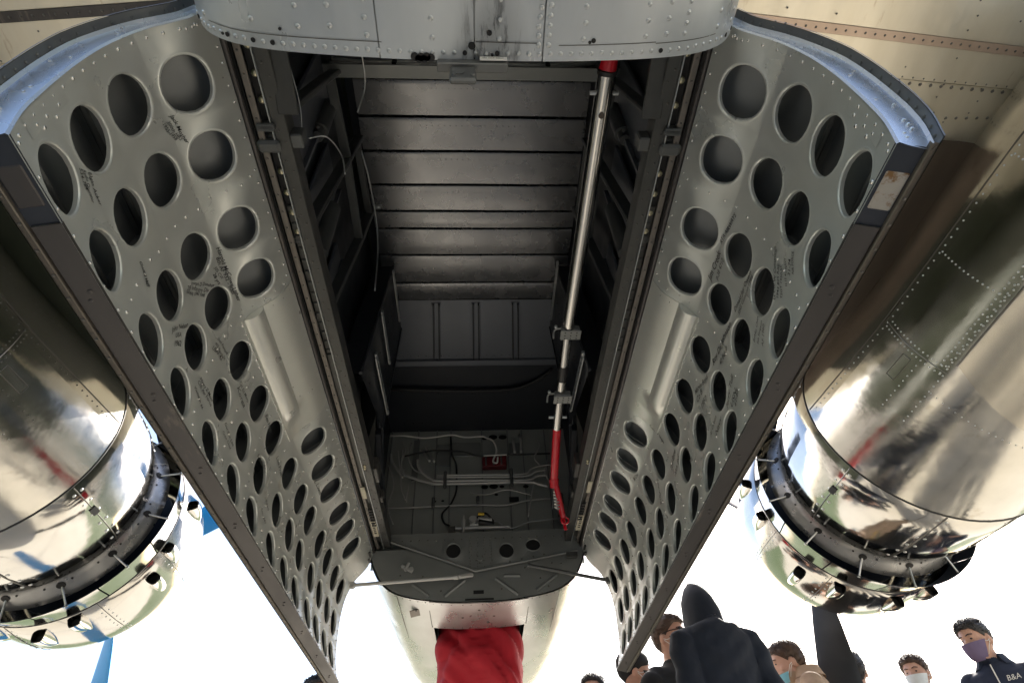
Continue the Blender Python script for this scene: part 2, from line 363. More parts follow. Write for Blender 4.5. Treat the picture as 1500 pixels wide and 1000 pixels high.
# ---- bomb bay doors
PD = [(.577, 1.955), (.594, 1.89), (.622, 1.85), (.655, 1.81), (.680, 1.755), (.695, 1.70), (.7025, 1.63), (.703, 1.56), (.700, 1.49), (.693, 1.42), (.672, 1.34)]
_d = smooth_path([(x, 0, z) for x, z in PD], 14); _L = [0]
for a, c in zip(_d[:-1], _d[1:]): _L.append(_L[-1]+(c-a).length)
LT = .6488; _S = [l*LT/_L[-1] for l in _L]
_X = [p.x for p in _d]; _Z = [p.z for p in _d]
def dprof(s):
    s = min(max(s, -.01), LT+.01); x = np.interp(s, _S, _X); z = np.interp(s, _S, _Z)
    a, c = max(s-.012, 0), min(s+.012, LT)
    tx = np.interp(c, _S, _X)-np.interp(a, _S, _X); tz = np.interp(c, _S, _Z)-np.interp(a, _S, _Z); L = math.hypot(tx, tz)
    return x, z, -tz/L, tx/L          # outward normal (away from the bay centre)
def dthick(s): return .035+.035*min(1, s/.28)-.012*min(1, max(0, (s-.5)/.14))
def D(side, s, y, off=0.0):
    x, z, nx, nz = dprof(s); return (side*(x+nx*off), y, z+nz*off)
def Dn(side, s):
    x, z, nx, nz = dprof(s); return Vector((-side*nx, 0, -nz))
ROWY = [.522, .690, .900, 1.070, 1.277, 1.477, 1.662, 1.885, 2.070, 2.240, 2.450, 2.625, 2.805, 2.965]
ROW1 = [.533, .703, .911, 1.080, None, None, None, 1.880, 2.066, 2.240, 2.441, 2.603, 2.785, None]
SC = [(.126, .0, .203), (.281, .203, .356), (.428, .356, .502), (.574, .502, LT)]
YB = [.41]+[(a+c)/2 for a, c in zip(ROWY[:-1], ROWY[1:])]+[3.10]
def hole_r(col, k): return (.0605, .0585, .0585, .058)[col]*(1.0 if k < 7 else .985)
def door_skin(side):
    b = MB(); n = 8
    for ci, (sc, s0, s1) in enumerate(SC):
        for k in range(14):
            y0, y1 = YB[k], YB[k+1]
            hy = ROW1[k] if ci == 0 else ROWY[k]
            per = [(s0+(s1-s0)*i/n, y0) for i in range(n)]+[(s1, y0+(y1-y0)*i/n) for i in range(n)]+[(s1-(s1-s0)*i/n, y1) for i in range(n)]+[(s0, y1-(y1-y0)*i/n) for i in range(n)]
            if hy is None:
                b.grid([[D(side, s0+(s1-s0)*i/n, y0+(y1-y0)*j/4) for i in range(n+1)] for j in range(5)]); continue
            R = hole_r(ci, k)
            ang = [math.atan2(p[1]-hy, p[0]-sc) for p in per]
            loops = [[D(side, *p) for p in per]]
            for rr, off in ((R+.0085, 0), (R+.006, -.0012), (R+.002, -.0008), (R, .0015), (R-.0005, .009)):
                loops.append([D(side, sc+rr*math.cos(A), hy+rr*math.sin(A), off) for A in ang])
            b.grid(loops, closed=True)
    return b
SIG_L = [((.194, .579), (.18, .652), 'Jack Mosher'), ((.209, .588), (.192, .64), '300th HRS'), ((.222, .587), (.204, .634), '1955-1958'),
 ((.488, .555), (.506, .616), 'Elgin Acker'), ((.497, .545), (.522, .599), 'Radio Operator'), ((.506, .537), (.52, .575), '534-784'),
 ((.474, .767), (.488, .828), 'Charlie Holt'), ((.477, .787), (.492, .821), 'RAF 1943'),
 ((.209, .922), (.208, 1.111), 'Harold McCown Usher'), ((.222, .946), (.216, 1.077), '8th AF 932 - 90th'), ((.241, .965), (.228, 1.015), '305 CW'), ((.251, .978), (.246, 1.019), '28 yrs'),
 ((.339, .942), (.263, 1.01), "Joseph D Donohue"), ((.36, .939), (.289, 1.01), '28 Infantry Div'), ((.371, .945), (.308, 1.007), 'WWII 1943 1945'),
 ((.488, .959), (.42, 1.006), 'John Nelson'), ((.486, .978), (.465, .999), 'USA'), ((.508, .986), (.481, 1.013), '1962'),
 ((.332, 1.136), (.324, 1.208), 'Don Fortuna'), ((.35, 1.136), (.344, 1.21), '405 Bomb Sq'), ((.37, 1.134), (.354, 1.199), 'USAF 42'),
 ((.477, 1.136), (.475, 1.24), 'Harry Z Moore'), ((.493, 1.13), (.491, 1.231), 'CIB Air Force'), ((.513, 1.123), (.53, 1.194), 'Vietnam 66'),
 ((.325, 1.325), (.329, 1.415), 'Cpl Ed Moro'), ((.345, 1.325), (.356, 1.407), 'Korea'), ((.471, 1.329), (.489, 1.418), 'Gordon Lee'), ((.497, 1.332), (.506, 1.41), 'Crew Chief'),
 ((.277, 1.543), (.29, 1.627), 'Ben Hart'), ((.399, 1.598), (.395, 1.692), 'R Tollman'), ((.452, 1.725), (.484, 1.801), 'A J Reed'), ((.311, 1.737), (.33, 1.839), 'Lou Pratt'), ((.184, 2.092), (.183, 2.2), 'L Lown'), ((.509, 1.733), (.535, 1.797), 'Sam 447')]
SIG_R = [((.218, 1.035), (.218, .934), 'Jim Creek'), ((.242, 1.017), (.235, .946), 'P-38 4710'), ((.209, .913), (.225, .811), 'RTA AIRWAYS'),
 ((.357, 1.034), (.354, .896), 'Donald Jay Owens'), ((.377, 1.026), (.368, .90), 'SSG Gunner 1944'),
 ((.495, .87), (.405, .78), 'Lt Col W Cummings'), ((.506, .856), (.446, .798), '1943 B25 RAF'), ((.519, .845), (.459, .793), 'TSGT 1950-55'), ((.515, .812), (.461, .769), 'H-15 4C NAVY'), ((.509, .787), (.48, .759), '31-74'), ((.518, .775), (.477, .74), 'AIR FORCE'),
 ((.493, 1.012), (.461, .953), 'Bobby Chan'), ((.511, 1.001), (.482, .947), '5th Surgeon'), ((.535, .984), (.498, .942), 'AF 1960'),
 ((.359, 1.245), (.36, 1.074), 'Roy Da Johnson'), ((.391, 1.21), (.387, 1.14), '42 Bomb'), ((.329, 1.413), (.356, 1.301), 'Marvin Boyd'), ((.354, 1.424), (.36, 1.366), 'Co B'), ((.389, 1.414), (.394, 1.357), '1952'),
 ((.51, 1.255), (.468, 1.164), 'Jerry Tull'), ((.529, 1.231), (.514, 1.173), 'USN'), ((.544, 1.206), (.518, 1.163), '61-65'),
 ((.496, 1.41), (.477, 1.335), 'Al Green'), ((.523, 1.372), (.505, 1.304), 'Navy'), ((.171, 1.773), (.267, 1.771), 'Capt H Wills'), ((.235, 1.771), (.267, 1.771), '1944'), ((.368, 1.799), (.343, 1.705), 'Ted Byrd'), ((.408, 1.78), (.378, 1.687), '90th BG'), ((.299, 1.955), (.389, 2.005), 'Lee Park'), ((.194, 2.143), (.199, 2.082), 'M Cox')]
YEND = [.41, 3.10]
for side in (-1, 1):
    dn = 'left' if side < 0 else 'right'
    door = door_skin(side).build('bomb_bay_door', 'skin', AC, 30, label=('perforated grey bomb bay door hanging open, %s side of the bay' % dn))
    # outer skin with its flange past the end rib
    ss = list(np.linspace(0, LT, 26))
    b = MB(); b.grid([[D(side, s, y, dthick(s)) for s in ss] for y in np.linspace(.413, 3.115, 10)])
    b.build('outer_skin', 'outer', door, 180)
    b = MB(); b.grid([[D(side, s, y, dthick(s)+.0025) for s in ss] for y in np.linspace(.389, 3.115, 10)]); b.build('outer_paint', 'olive', door, 180)
    b = MB(); b.grid([[D(side, s, .389, dthick(s)+.0005) for s in ss], [D(side, s, .414, dthick(s)+.0005) for s in ss]])
    b.grid([[D(side, s, .387, dthick(s)) for s in ss], [D(side, s, .387, dthick(s)+.003) for s in ss]])
    for s in np.linspace(.03, .62, 19): b.rivet(D(side, s, .401, dthick(s)), Dn(side, s), .0035, .8)
    b.build('end_flange', 'flange', door, 30)
    b = MB()
    for k in range(5): pass
    b.grid([[D(side, s, y, dthick(s)*t+o) for s in ss] for t, y, o in ((0, .4095, -.001), (.04, .406, 0), (.3, .409, 0), (.75, .412, 0), (.93, .412, 0), (.99, .406, 0))])
    for s in (.19, .215, .34, .36, .47, .49, .55, .565, .58, .60, .615): b.rivet(D(side, s, .410, dthick(s)*(.35+.4*rng.random())), (0, -1, 0), .0035, .8)
    b.build('end_rib', 'rib', door, 40)
    b = MB(); b.grid([[D(side, s, 3.099, dthick(s)*t) for s in ss] for t in (0, .5, 1)]); b.build('front_rib', 'flange', door, 180)
    # stringers between the two skins, seen through the holes
    b = MB()
    for s in (.33, .52):
        b.tube([D(side, s, .43, dthick(s)-.012), D(side, s, 3.08, dthick(s)-.012)], .0075, 8)
        b.bar(D(side, s+.012, .43, dthick(s)-.004), D(side, s+.012, 3.08, dthick(s)-.004), .02, .002)
    b.build('stringer', 'bayframe', door, 35, split=2)
    b = MB()
    for y in (.795, 1.172, 1.375, 1.575, 1.775, 1.975, 2.155, 2.345, 2.54, 2.715, 2.885):
        b.grid([[D(side, s, y, dthick(s)*t) for s in ss] for t in (.02, .98)])
    b.build('rib_web', 'outer', door, 180, split=1)
    # lower closing rail
    b = MB(); c0 = Vector(D(side, LT-.004, 0, -.001)); c1 = Vector(D(side, LT-.004, 0, dthick(LT)+.003)); n0 = Vector((0, 0, -1)); tn = Vector(((c1-c0).z*side*-1, 0, abs((c1-c0).x))).normalized()
    dwn = Vector((side*.27, 0, -.96)).normalized()*-1; dwn = Vector((-side*.25, 0, -1)).normalized()
    def RL(t, d, y): p = c0.lerp(c1, t)+dwn*d; return (p.x, y, p.z)
    prof = [(0, -.004), (0, .002), (.02, .004), (.70, .004), (.74, .000), (.76, .000), (.76, -.004)]
    b.grid([[RL(t, d, y) for t, d in prof] for y in np.linspace(.56, 3.14, 5)])
    for y in np.linspace(.7, 3.0, 9): b.rivet(RL(.3+.05*rng.random(), .004, y), dwn, .005); b.rivet(RL(.3+.12, .004, y+.02), dwn, .004)
    b.build('edge_rail', 'rail', door, 25)
    b = MB(); prof2 = [(.76, -.002), (.78, .006), (.81, .008), (.84, .003), (.97, .003), (1.0, .001), (1.0, -.008)]
    b.grid([[RL(t, d, y) for t, d in prof2] for y in np.linspace(.40, 3.13, 5)])
    b.build('rail_lip', 'raillip', door, 25)
    b = MB()
    for y in np.arange(.5, 3.1, .052): b.rivet(RL(.90, .003, y), dwn, .0035)
    b.build('rail_rivet', 'rivetdark', door, 60, kind='stuff')
    b = MB(); cc = c0.lerp(c1, .44)-dwn*.008; ang = math.atan2((c1-c0).z, (c1-c0).x)
    b.box((cc.x, .492, cc.z), (.66*(c1-c0).length, .075, .02), Matrix.Rotation(-ang if side > 0 else -ang+math.pi, 3, 'Y'), bev=.004)
    b.build('end_block', 'rusty' if side > 0 else 'rail', door, 30, label=('rust stained grey end block on the lower edge' if side > 0 else 'dark end block on the lower edge'))
    b = MB(); b.grid([[RL(t, d, y) for t, d in ((0, -.002), (0, .0), (.76, .0))] for y in (.41, .56)]); b.build('end_gap', 'flapin', door, 30)
    # rivets of the inner skin
    b = MB(); rr = .0034
    def rv(s, y, r=rr): b.rivet(D(side, s, y, -.0004), Dn(side, s), r*(1+.12*rng.normal()), .6)
    for y in np.arange(.435, 3.09, .0445): rv(.014+.001*rng.normal(), y+.003*rng.normal())
    for y in np.arange(.43, 3.09, .056): rv(LT-.016+.001*rng.normal(), y+.004*rng.normal())
    for s in np.linspace(.03, LT-.03, 17): rv(s, .424)
    for s in (.09, .06, .075): rv(s, .427)
    for y in (.798, 1.158, 1.375, 1.575, 1.775, 1.975, 2.155, 2.345, 2.54, 2.715, 2.885, 3.08):
        for s in np.arange(.04, LT-.03, .0435):
            if 1.16 < y < 1.8 and s < .215: continue
            rv(s+.002*rng.normal(), y+.0025*rng.normal())
    for y in np.arange(1.19, 1.72, .036): rv(.222, y)
    for s in np.arange(.025, .2, .04): rv(s, 1.196)
    for s in np.arange(.03, .14, .018): rv(s, 1.58+.05*math.sin(s*20))
    for s, y in ((.47, .44), (.49, .452), (.515, .44), (.535, .45), (.55, .438)): rv(s, y, .004)
    b.build('skin_rivet', 'rivet', door, 60, kind='stuff')
    # raised pan with its long pressed channel
    b = MB(); T = [.004, .03, .07, .105, .135]
    def stepY(s): return 1.188-.02*(s/.2)
    rows = []
    for j, y in enumerate(np.linspace(0, 1, 16)):
        row = []
        for i, s in enumerate([.004, .03, .06, .10, .136, .142, .150, .165, .18, .193, .204, .210, .220]):
            Y = 1.178+(.59)*y
            rise = .0022+.0009*math.sin(s*30)
            if .139 < s < .206:
                u = (s-.1725)/.0335; tY = (Y-1.178)
                env = min(1, max(0, (1.688-Y)/.035)); env = math.sqrt(max(0, 1-(1-env)**2))
                rise += .022*math.sqrt(max(0, 1-u*u))*env
            row.append(D(side, s, Y, -rise))
        rows.append(row)
    b.grid(rows); b.grid([[D(side, s, 1.178, -.0022-(.022*math.sqrt(max(0, 1-((s-.1725)/.0335)**2)) if .139 < s < .206 else 0)) for s in np.linspace(.004, .22, 30)], [D(side, s, 1.178, .001) for s in np.linspace(.004, .22, 30)]])
    b.grid([[D(side, .22, Y, o) for Y in np.linspace(1.178, 1.768, 6)] for o in (-.003, .001)])
    b.build('pressed_pan', 'pan', door, 50)
    b = MB()                                            # doubler seam at the outer aft corner
    b.grid([[D(side, s, y, -.0012) for s in np.linspace(.44, .585, 6)] for y in (.412, .425, .448)]); b.build('corner_doubler', 'skin', door, 30)
    b = MB()
    b.box(D(side, .035, 3.03, -.003), (.012, .05, .008)); b.box(D(side, .055, 3.065, -.003), (.012, .04, .008))
    b.build('door_stop', 'rubber', door, 30, split=1)
    # signatures in marker pen
    bi = MB()
    for q, ((s0, y0), (s1, y1), txt) in enumerate(SIG_L if side < 0 else SIG_R):
        run = math.hypot(s1-s0, y1-y0); e = ((s1-s0)/run, (y1-y0)/run); up = (-e[1], e[0]) if side < 0 else (e[1], -e[0])
        V, Fc = text_mesh(txt, 1.0, .35, -.006)
        wid = max(v[0] for v in V); k = run/wid; kk = min(max(k, .0128), .024)
        tgt = MB(); faded = (q % 3 == 1 and y0 > .9) or y0 > 1.3
        ph = rng.random()*6
        tgt.add([D(side, s0+e[0]*v[0]*k+up[0]*(v[1]*kk+.0013*math.sin(v[0]*1.7+ph)), y0+e[1]*v[0]*k+up[1]*(v[1]*kk+.0013*math.sin(v[0]*1.7+ph)), -.0016) for v in V], Fc)
        tgt.build('signature', 'inkgrey' if faded else 'ink', door, 0)

# ---- bay: ceiling, walls, frames
ZR = 3.2
def cot_row(c): return c*(ZR-.5)
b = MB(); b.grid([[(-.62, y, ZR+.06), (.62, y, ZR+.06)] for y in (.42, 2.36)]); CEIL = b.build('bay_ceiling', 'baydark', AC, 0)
edges = [.380, .445, .5095, .578, .636, .677, .743, .818, .869]
for i in range(8):
    y0, y1 = cot_row(edges[i]), cot_row(edges[i+1])
    b = MB(); n = 10
    pr = [(y0+.010, .05), (y0+.010, .003), (y0+.016, 0)]+[(y0+.016+(y1-y0-.026)*t, -.0025*math.sin(math.pi*t)) for t in np.linspace(.1, .95, 6)]+[(y1-.006, .0), (y1-.002, .004), (y1-.002, .05)]
    b.grid([[(x, y, ZR+z+.0015*math.sin(x*7+i)) for y, z in pr] for x in np.linspace(-.54, .54, n)])
    for x in np.arange(-.42, .45, .028): b.rivet((x, y0+.045, ZR-.002), (0, 0, -1), .0028, .5, 5)
    b.build('roof_plank', 'bayplank', CEIL, 40)
# sloping stiffened panel
b = MB(); A0, A1 = (2.352, 3.205), (2.765, 3.10)
def SP(x, t, o=0): return (x*(1-t)*.515/.5+x*t*.545/.5, A0[0]+(A1[0]-A0[0])*t, A0[1]+(A1[1]-A0[1])*t-o)
b.grid([[SP(x, t) for x in (-.53, 0, .53)] for t in (0, 1)])
b.grid([[SP(x, 1, o) for x in (-.53, .53)] for o in (0, .02)]); b.grid([[(x*1.09, A1[0], A1[1]-.02), (x*1.09, A1[0]+.05, A1[1]-.035)] for x in (-.53, .53)])
for x in np.arange(-.48, .49, .045): b.rivet(SP(x, .95, .002), (0, -.3, -1), .005, .6, 6)
SLP = b.build('sloping_panel', 'baypanel', AC, 30)
for x in (-.235, 0, .235):
    b = MB()
    for dx in (-.016, .016): b.bar(SP(x+dx, .04, .016), SP(x+dx, .97, .016), .009, .034, m=1)
    b.bar(SP(x, .04, .004), SP(x, .97, .004), .05, .004)
    for t in (.05, .95):
        for dx in (-.024, .024): b.rivet(SP(x+dx, t, .004), (0, 0, -1), .005)
    b.build('stiffener', ['baypanel', 'baydark'], SLP, 30)
b = MB(); b.grid([[(-.6, 2.80, 3.065), (.6, 2.80, 3.065)], [(-.6, 3.26, 2.925), (.6, 3.26, 2.925)], [(-.6, 3.30, 2.915), (.6, 3.30, 2.915)]])
for x in np.arange(-.5, .52, .062): b.rivet((x, 3.23, 2.933), (0, -.3, -1), .005, .8, 6)
for x in (-.25, -.03, .2): b.box((x, 2.98, 2.99), (.006, .006, .03))
for x in (-.0, .03, .31): b.rivet((x, 3.0, 3.0), (0, -.3, -1), .004)
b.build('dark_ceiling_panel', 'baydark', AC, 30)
b = MB(); b.tube(smooth_path([(-.56, 2.93, 2.99), (-.2, 2.95, 2.985), (.2, 2.95, 2.985), (.38, 2.9, 3.01), (.5, 2.82, 3.05)]), .012, 8); b.build('ceiling_cable', 'rubber', SLP, 180)
# cross beam just ahead of the belly edge
b = MB(); b.box((0, .892, 2.93), (1.2, .016, .14), bev=.004); b.box((0, .875, 2.862), (1.2, .05, .008)); CB = b.build('cross_beam', 'bulk', AC, 30)
for dz in (.0, -.030):
    b = MB(); b.tube(smooth_path([(-.56, .865, 2.955+dz*1.4), (-.42, .868, 2.935+dz), (-.25, .868, 2.945+dz), (0, .868, 2.955+dz), (.2, .868, 2.93+dz), (.36, .868, 2.945+dz), (.5, .865, 3.0+dz)]), .009, 8)
    b.build('hydraulic_pipe', 'pipe', CB, 180)
for x in (-.31, .30): b = MB(); b.box((x, .862, 2.93), (.018, .02, .06), bev=.003); b.build('pipe_clip', 'rubber', CB, 30)
# side walls
for side in (-1, 1):
    dn = 'left' if side < 0 else 'right'
    b = MB(); xs = side*.60
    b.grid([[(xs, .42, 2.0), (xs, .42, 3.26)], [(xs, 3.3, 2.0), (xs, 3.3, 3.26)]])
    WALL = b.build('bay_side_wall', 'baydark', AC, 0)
    X = side*.535
    def bar(nm, a, c, w=.02, h=.045, m='bayframe'):
        q = MB(); q.bar((X, *a), (X, *c), w, h, (1, 0, 0), bev=.003); q.bar((X-side*.004, *a), (X-side*.004, *c), .006, h*.9, (1, 0, 0))
        return q.build(nm, m, WALL, 30)
    bar('frame_post', (.69, 1.97), (.835, 2.67)); bar('frame_post', (.835, 2.67), (.90, 2.95))
    bar('frame_post', (1.06, 2.0), (1.21, 2.79)); bar('frame_post', (1.21, 2.79), (1.27, 3.12))
    bar('frame_post', (1.40, 2.0), (1.59, 2.76)); bar('frame_post', (1.59, 2.76), (1.67, 3.16))
    bar('frame_brace', (.866, 2.76), (1.20, 2.80), .02, .035); bar('frame_brace', (1.21, 2.79), (1.59, 2.755), .02, .035); bar('frame_brace', (1.26, 3.05), (1.64, 3.06), .02, .03)
    for y0, y1, z0, z1 in ((.80, 1.0, 2.22, 2.86), (1.10, 1.32, 2.12, 2.72), (1.46, 1.56, 2.1, 2.55)):
        b = MB(); b.box((side*.585, (y0+y1)/2, (z0+z1)/2), (.014, y1-y0, z1-z0), bev=.003); b.box((side*.572, y1-.008, (z0+z1)/2), (.02, .012, z1-z0)); b.build('wall_panel', 'baypanel', WALL, 30)
    for y, z, h, r in ((1.28, 2.38, .3, .035), (.99, 2.7, .22, .03)):
        b = MB(); b.tube([(side*.565, y, z-h/2), (side*.565, y, z+h/2)], r, 14); b.tube([(side*.565, y, z-h/2-.05), (side*.565, y, z-h/2)], r*.7, 10); b.rivet((side*.56, y-.03, z-h/2-.03), (-side*.3, -1, -.5), .008); b.build('oxygen_bottle', 'bayframe', WALL, 40)
    b = MB()
    for k in range(4): b.tube(smooth_path([(side*(.555+.008*k), .45, 2.12+.02*k), (side*(.555+.008*k), 1.3, 2.08+.02*k), (side*(.56+.006*k), 2.2, 2.10+.02*k), (side*.565, 3.2, 2.12+.02*k)]), .005, 6)
    b.build('control_cable', 'pipe', WALL, 180, split=1)
    # forward rack plate and slotted racks
    b = MB(); Xr = side*.47
    b.add([(Xr, 1.78, 2.10), (Xr, 2.08, 3.19), (Xr, 2.55, 3.19), (Xr, 2.36, 2.25), (Xr+side*.1, 1.78, 2.10), (Xr+side*.1, 2.08, 3.19)], [(0, 1, 2, 3), (0, 4, 5, 1)])
    b.tube([(Xr, 1.78, 2.10), (Xr, 2.08, 3.19)], .008, 6); b.tube([(Xr, 2.36, 2.25), (Xr, 2.55, 3.19)], .008, 6)
    for k in range(9): b.rivet((Xr-side*.001, 1.95+.03*k+.05*rng.random(), 2.2+.1*k), (-side, 0, 0), .005)
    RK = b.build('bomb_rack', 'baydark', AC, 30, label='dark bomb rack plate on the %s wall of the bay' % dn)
    racks = [((2.03, 3.06), (2.357, 3.05)), ((1.92, 2.61), (2.23, 2.59)), ((1.93, 2.335), (2.344, 2.351))] if side < 0 else [((1.957, 3.04), (2.352, 3.05)), ((1.775, 2.18), (2.187, 2.224)), ((1.93, 2.6), (2.24, 2.59))]
    for (ya, za), (yb, zb) in racks:
        b = MB(); Xq = Xr-side*.018
        for dz in (-.016, .016): b.bar((Xq, ya, za+dz), (Xq, yb, zb+dz), .006, .006)
        for t in np.linspace(0, 1, 13): b.bar((Xq, ya+(yb-ya)*t, za+(zb-za)*t-.016), (Xq, ya+(yb-ya)*t, za+(zb-za)*t+.016), .006, .009)
        for t in (-.03, 1.04): b.box((Xq, ya+(yb-ya)*t, za+(zb-za)*t), (.012, .02, .02), bev=.003)
        b.build('slotted_rack', 'rivetgrey', RK, 30)
    b = MB(); b.add([(side*.53, 2.15, 2.62), (side*.50, 2.32, 2.30), (side*.52, 2.50, 2.18), (side*.58, 2.50, 2.18), (side*.59, 2.30, 2.45)], [(0, 1, 2, 3, 4)]); b.build('gusset_plate', 'longeron', RK, 0)
    # bars that run to the front bulkhead
    b = MB(); b.bar((side*.50, 2.42, 2.28), (side*.55, 3.25, 2.14), .03, .05, bev=.004); b.tube([(side*.53, 2.5, 2.5), (side*.55, 3.2, 2.1)], .008, 8); b.tube([(side*.54, 2.5, 2.8), (side*.56, 3.2, 2.16)], .006, 8); b.build('rack_strut', 'baydark', RK, 30)
    # longeron with its rails along the hinge
    b = MB(); b.box((side*.502, 1.77, 1.992), (.036, 2.66, .012), bev=.002); b.box((side*.486, 1.77, 2.02), (.004, 2.66, .06))
    LG = b.build('door_longeron', 'longeron', AC, 25)
    b = MB(); b.box((side*.5535, 1.77, 1.984), (.017, 2.66, .008), bev=.002); b.build('hinge_strip', 'brownstrip', LG, 25)
    b = MB(); b.box((side*.534, 1.0, 2.012), (.03, 1.2, .006)); b.box((side*.572, 1.77, 1.985), (.012, 2.66, .01)); b.build('recess', 'black', LG, 0)
    b = MB(); b.tube([(side*.574, .42, 1.966), (side*.574, 3.1, 1.966)], .0075, 10); b.build('piano_hinge', 'rail', LG, 60)
    b = MB(); b.bar((side*.5215, .42, 1.986), (side*.5215, 3.1, 1.986), .003, .012); b.build('edge_bead', 'rivetgrey', LG, 0)
    b = MB()
    for y in np.arange(.5, 1.06, .066): b.rivet((side*.534, y, 2.004), (0, 0, -1), .010, .9, 8)
    for y, xq in ((2.28, .51), (2.30, .512), (2.8, .535), (2.84, .53), (2.88, .535), (2.93, .53)): b.rivet((side*xq, y, 1.985), (0, 0, -1), .007, .9, 8)
    b.build('hinge_bolt', 'bolt', LG, 60, kind='stuff')
    b = MB()
    for y in np.arange(.45, 3.05, .055): b.rivet((side*.5535, y, 1.979), (0, 0, -1), .0032, .5, 6)
    for y in np.arange(.45, 3.05, .085): b.rivet((side*.507, y, 1.985), (0, 0, -1), .0035, .5, 6); b.rivet((side*.495, y+.03, 1.985), (0, 0, -1), .003, .5, 6)
    b.build('longeron_rivet', 'rivetdark', LG, 60, kind='stuff')
    b = MB(); b.box((side*.534, 1.25, 2.006), (.026, .62, .01), bev=.002)
    for y in np.arange(1.0, 1.55, .045): b.box((side*.534, y, 1.999), (.02, .012, .008), bev=.003)
    b.box((side*.534, 2.3, 2.0), (.026, 1.48, .01), bev=.002); b.build('scalloped_clip_row', 'longeron', LG, 30)
    b = MB(); b.box((side*.540, 2.86, 1.978), (.028, .16, .006), bev=.001); b.box((side*.545, 2.5, 1.978), (.02, .1, .006), bev=.001); b.build('worn_wear_plate', 'ivory', LG, 30, split=1)
    b = MB()
    for k in range(7): b.box((side*.537, 2.66+.026*k, 1.976), (.022, .013, .012), bev=.003)
    for k in range(6): b.box((side*.540, 2.80+.02*k, 1.9735), (.012, .005, .003))
    b.build('hinge_link', 'rubber', LG, 30, split=1)
    b = MB(); b.box((side*.49, 2.62, 2.03), (.04, .05, .05), bev=.004); b.box((side*.48, 2.4, 2.04), (.03, .12, .07), bev=.004); b.build('door_bracket', 'longeron', LG, 30, split=1)
    b = MB(); b.box((side*.50, .74, 2.02), (.09, .04, .05), bev=.004); b.box((side*.54, .745, 1.985), (.06, .035, .03), bev=.008); b.build('frame_foot', 'bayframe', LG, 30)
    b = MB(); b.bar((side*.47, .66, 1.985), (side*.47, .41, 2.02), .05, .012, bev=.002); b.build('angle_strip', 'longeron', LG, 30)
# loose safety wires near the left front post
b = MB()
b.tube(smooth_path([(-.475, .79, 2.12), (-.43, .80, 2.15), (-.39, .84, 2.12), (-.375, .87, 2.06)]), .0022, 5); b.tube(smooth_path([(-.49, .60, 2.15), (-.478, .70, 2.12), (-.482, .78, 2.08)]), .0018, 5)
b.tube(smooth_path([(-.36, .62, 2.5), (-.37, .80, 2.56), (-.40, .88, 2.5)]), .003, 5)
b.tube(smooth_path([(-.52, 1.30, 3.05), (-.50, 1.42, 3.02), (-.49, 1.62, 3.0), (-.485, 1.75, 2.9), (-.49, 1.85, 2.7)]), .004, 5); b.box((-.475, 1.58, 3.02), (.03, .015, .02))
b.build('safety_wire', 'rivetgrey', AC, 180, split=1)

# ---- forward bulkhead with its equipment
b = MB(); b.grid([[(x, 3.3, z) for x in np.linspace(-.62, .62, 3)] for z in (1.95, 2.4, 2.92)]); EQ = b.build('equipment_bulkhead', 'equip', AC, 0)
b = MB()
for x0, x1, z0, z1 in ((-.43, -.39, 2.52, 2.84), (-.27, -.185, 2.63, 2.80), (-.175, .02, 2.70, 2.81), (.215, .30, 2.71, 2.80)):
    b.box(((x0+x1)/2, 3.295, (z0+z1)/2), (x1-x0, .012, z1-z0), bev=.003)
for x in (-.58, -.40, -.275, -.18, .03, .205, .305, .46): b.box((x, 3.293, 2.50), (.008, .016, .82))
b.build('access_plate', 'bulk', EQ, 30, split=1)
b = MB()
for x, z, r in ((.05, 2.836, .018), (.107, 2.846, .03), (.173, 2.844, .028), (.044, 2.461, .022), (.101, 2.464, .028), (.153, 2.462, .016), (.307, 2.458, .018), (.116, 2.405, .012), (-.27, 2.37, .01), (-.22, 2.372, .01)): b.disc((x, 3.286, z), (0, -1, 0), r, 16, ell=.62, th=.002)
b.box((.227, 3.286, 2.368), (.06, .004, .035)); b.build('lightening_hole', 'black', EQ, 0, split=1)
def pipes(nm, L, r, m, n=8):
    b = MB()
    for P in L: b.tube(smooth_path(P, 5), r, n)
    return b.build(nm, m, EQ, 180, split=1)
pipes('hydraulic_pipe', [[(-.384, 3.2, 2.622), (-.376, 3.2, 2.571), (-.343, 3.2, 2.52), (-.29, 3.2, 2.479), (-.247, 3.2, 2.463), (0, 3.2, 2.458), (.301, 3.2, 2.452), (.368, 3.2, 2.479), (.434, 3.2, 2.487)]], .0095, 'pipe')
pipes('hydraulic_pipe', [[(-.474, 3.2, 2.549), (-.458, 3.2, 2.513), (-.375, 3.2, 2.476), (-.297, 3.2, 2.45), (-.254, 3.2, 2.441), (0, 3.2, 2.439), (.313, 3.2, 2.437), (.385, 3.2, 2.42), (.439, 3.2, 2.404)]], .0095, 'pipe')
pipes('hydraulic_pipe', [[(-.257, 3.2, 2.502), (0, 3.2, 2.50), (.282, 3.2, 2.497), (.342, 3.2, 2.535), (.396, 3.2, 2.554), (.468, 3.2, 2.562)]], .006, 'pipe')
pipes('hydraulic_pipe', [[(-.256, 3.2, 2.487), (0, 3.2, 2.484), (.294, 3.2, 2.481), (.371, 3.2, 2.514), (.437, 3.2, 2.522)]], .006, 'pipe')
pipes('hydraulic_pipe', [[(-.558, 3.2, 2.669), (-.548, 3.2, 2.617), (-.508, 3.2, 2.55), (-.469, 3.2, 2.489)]], .007, 'pipe')
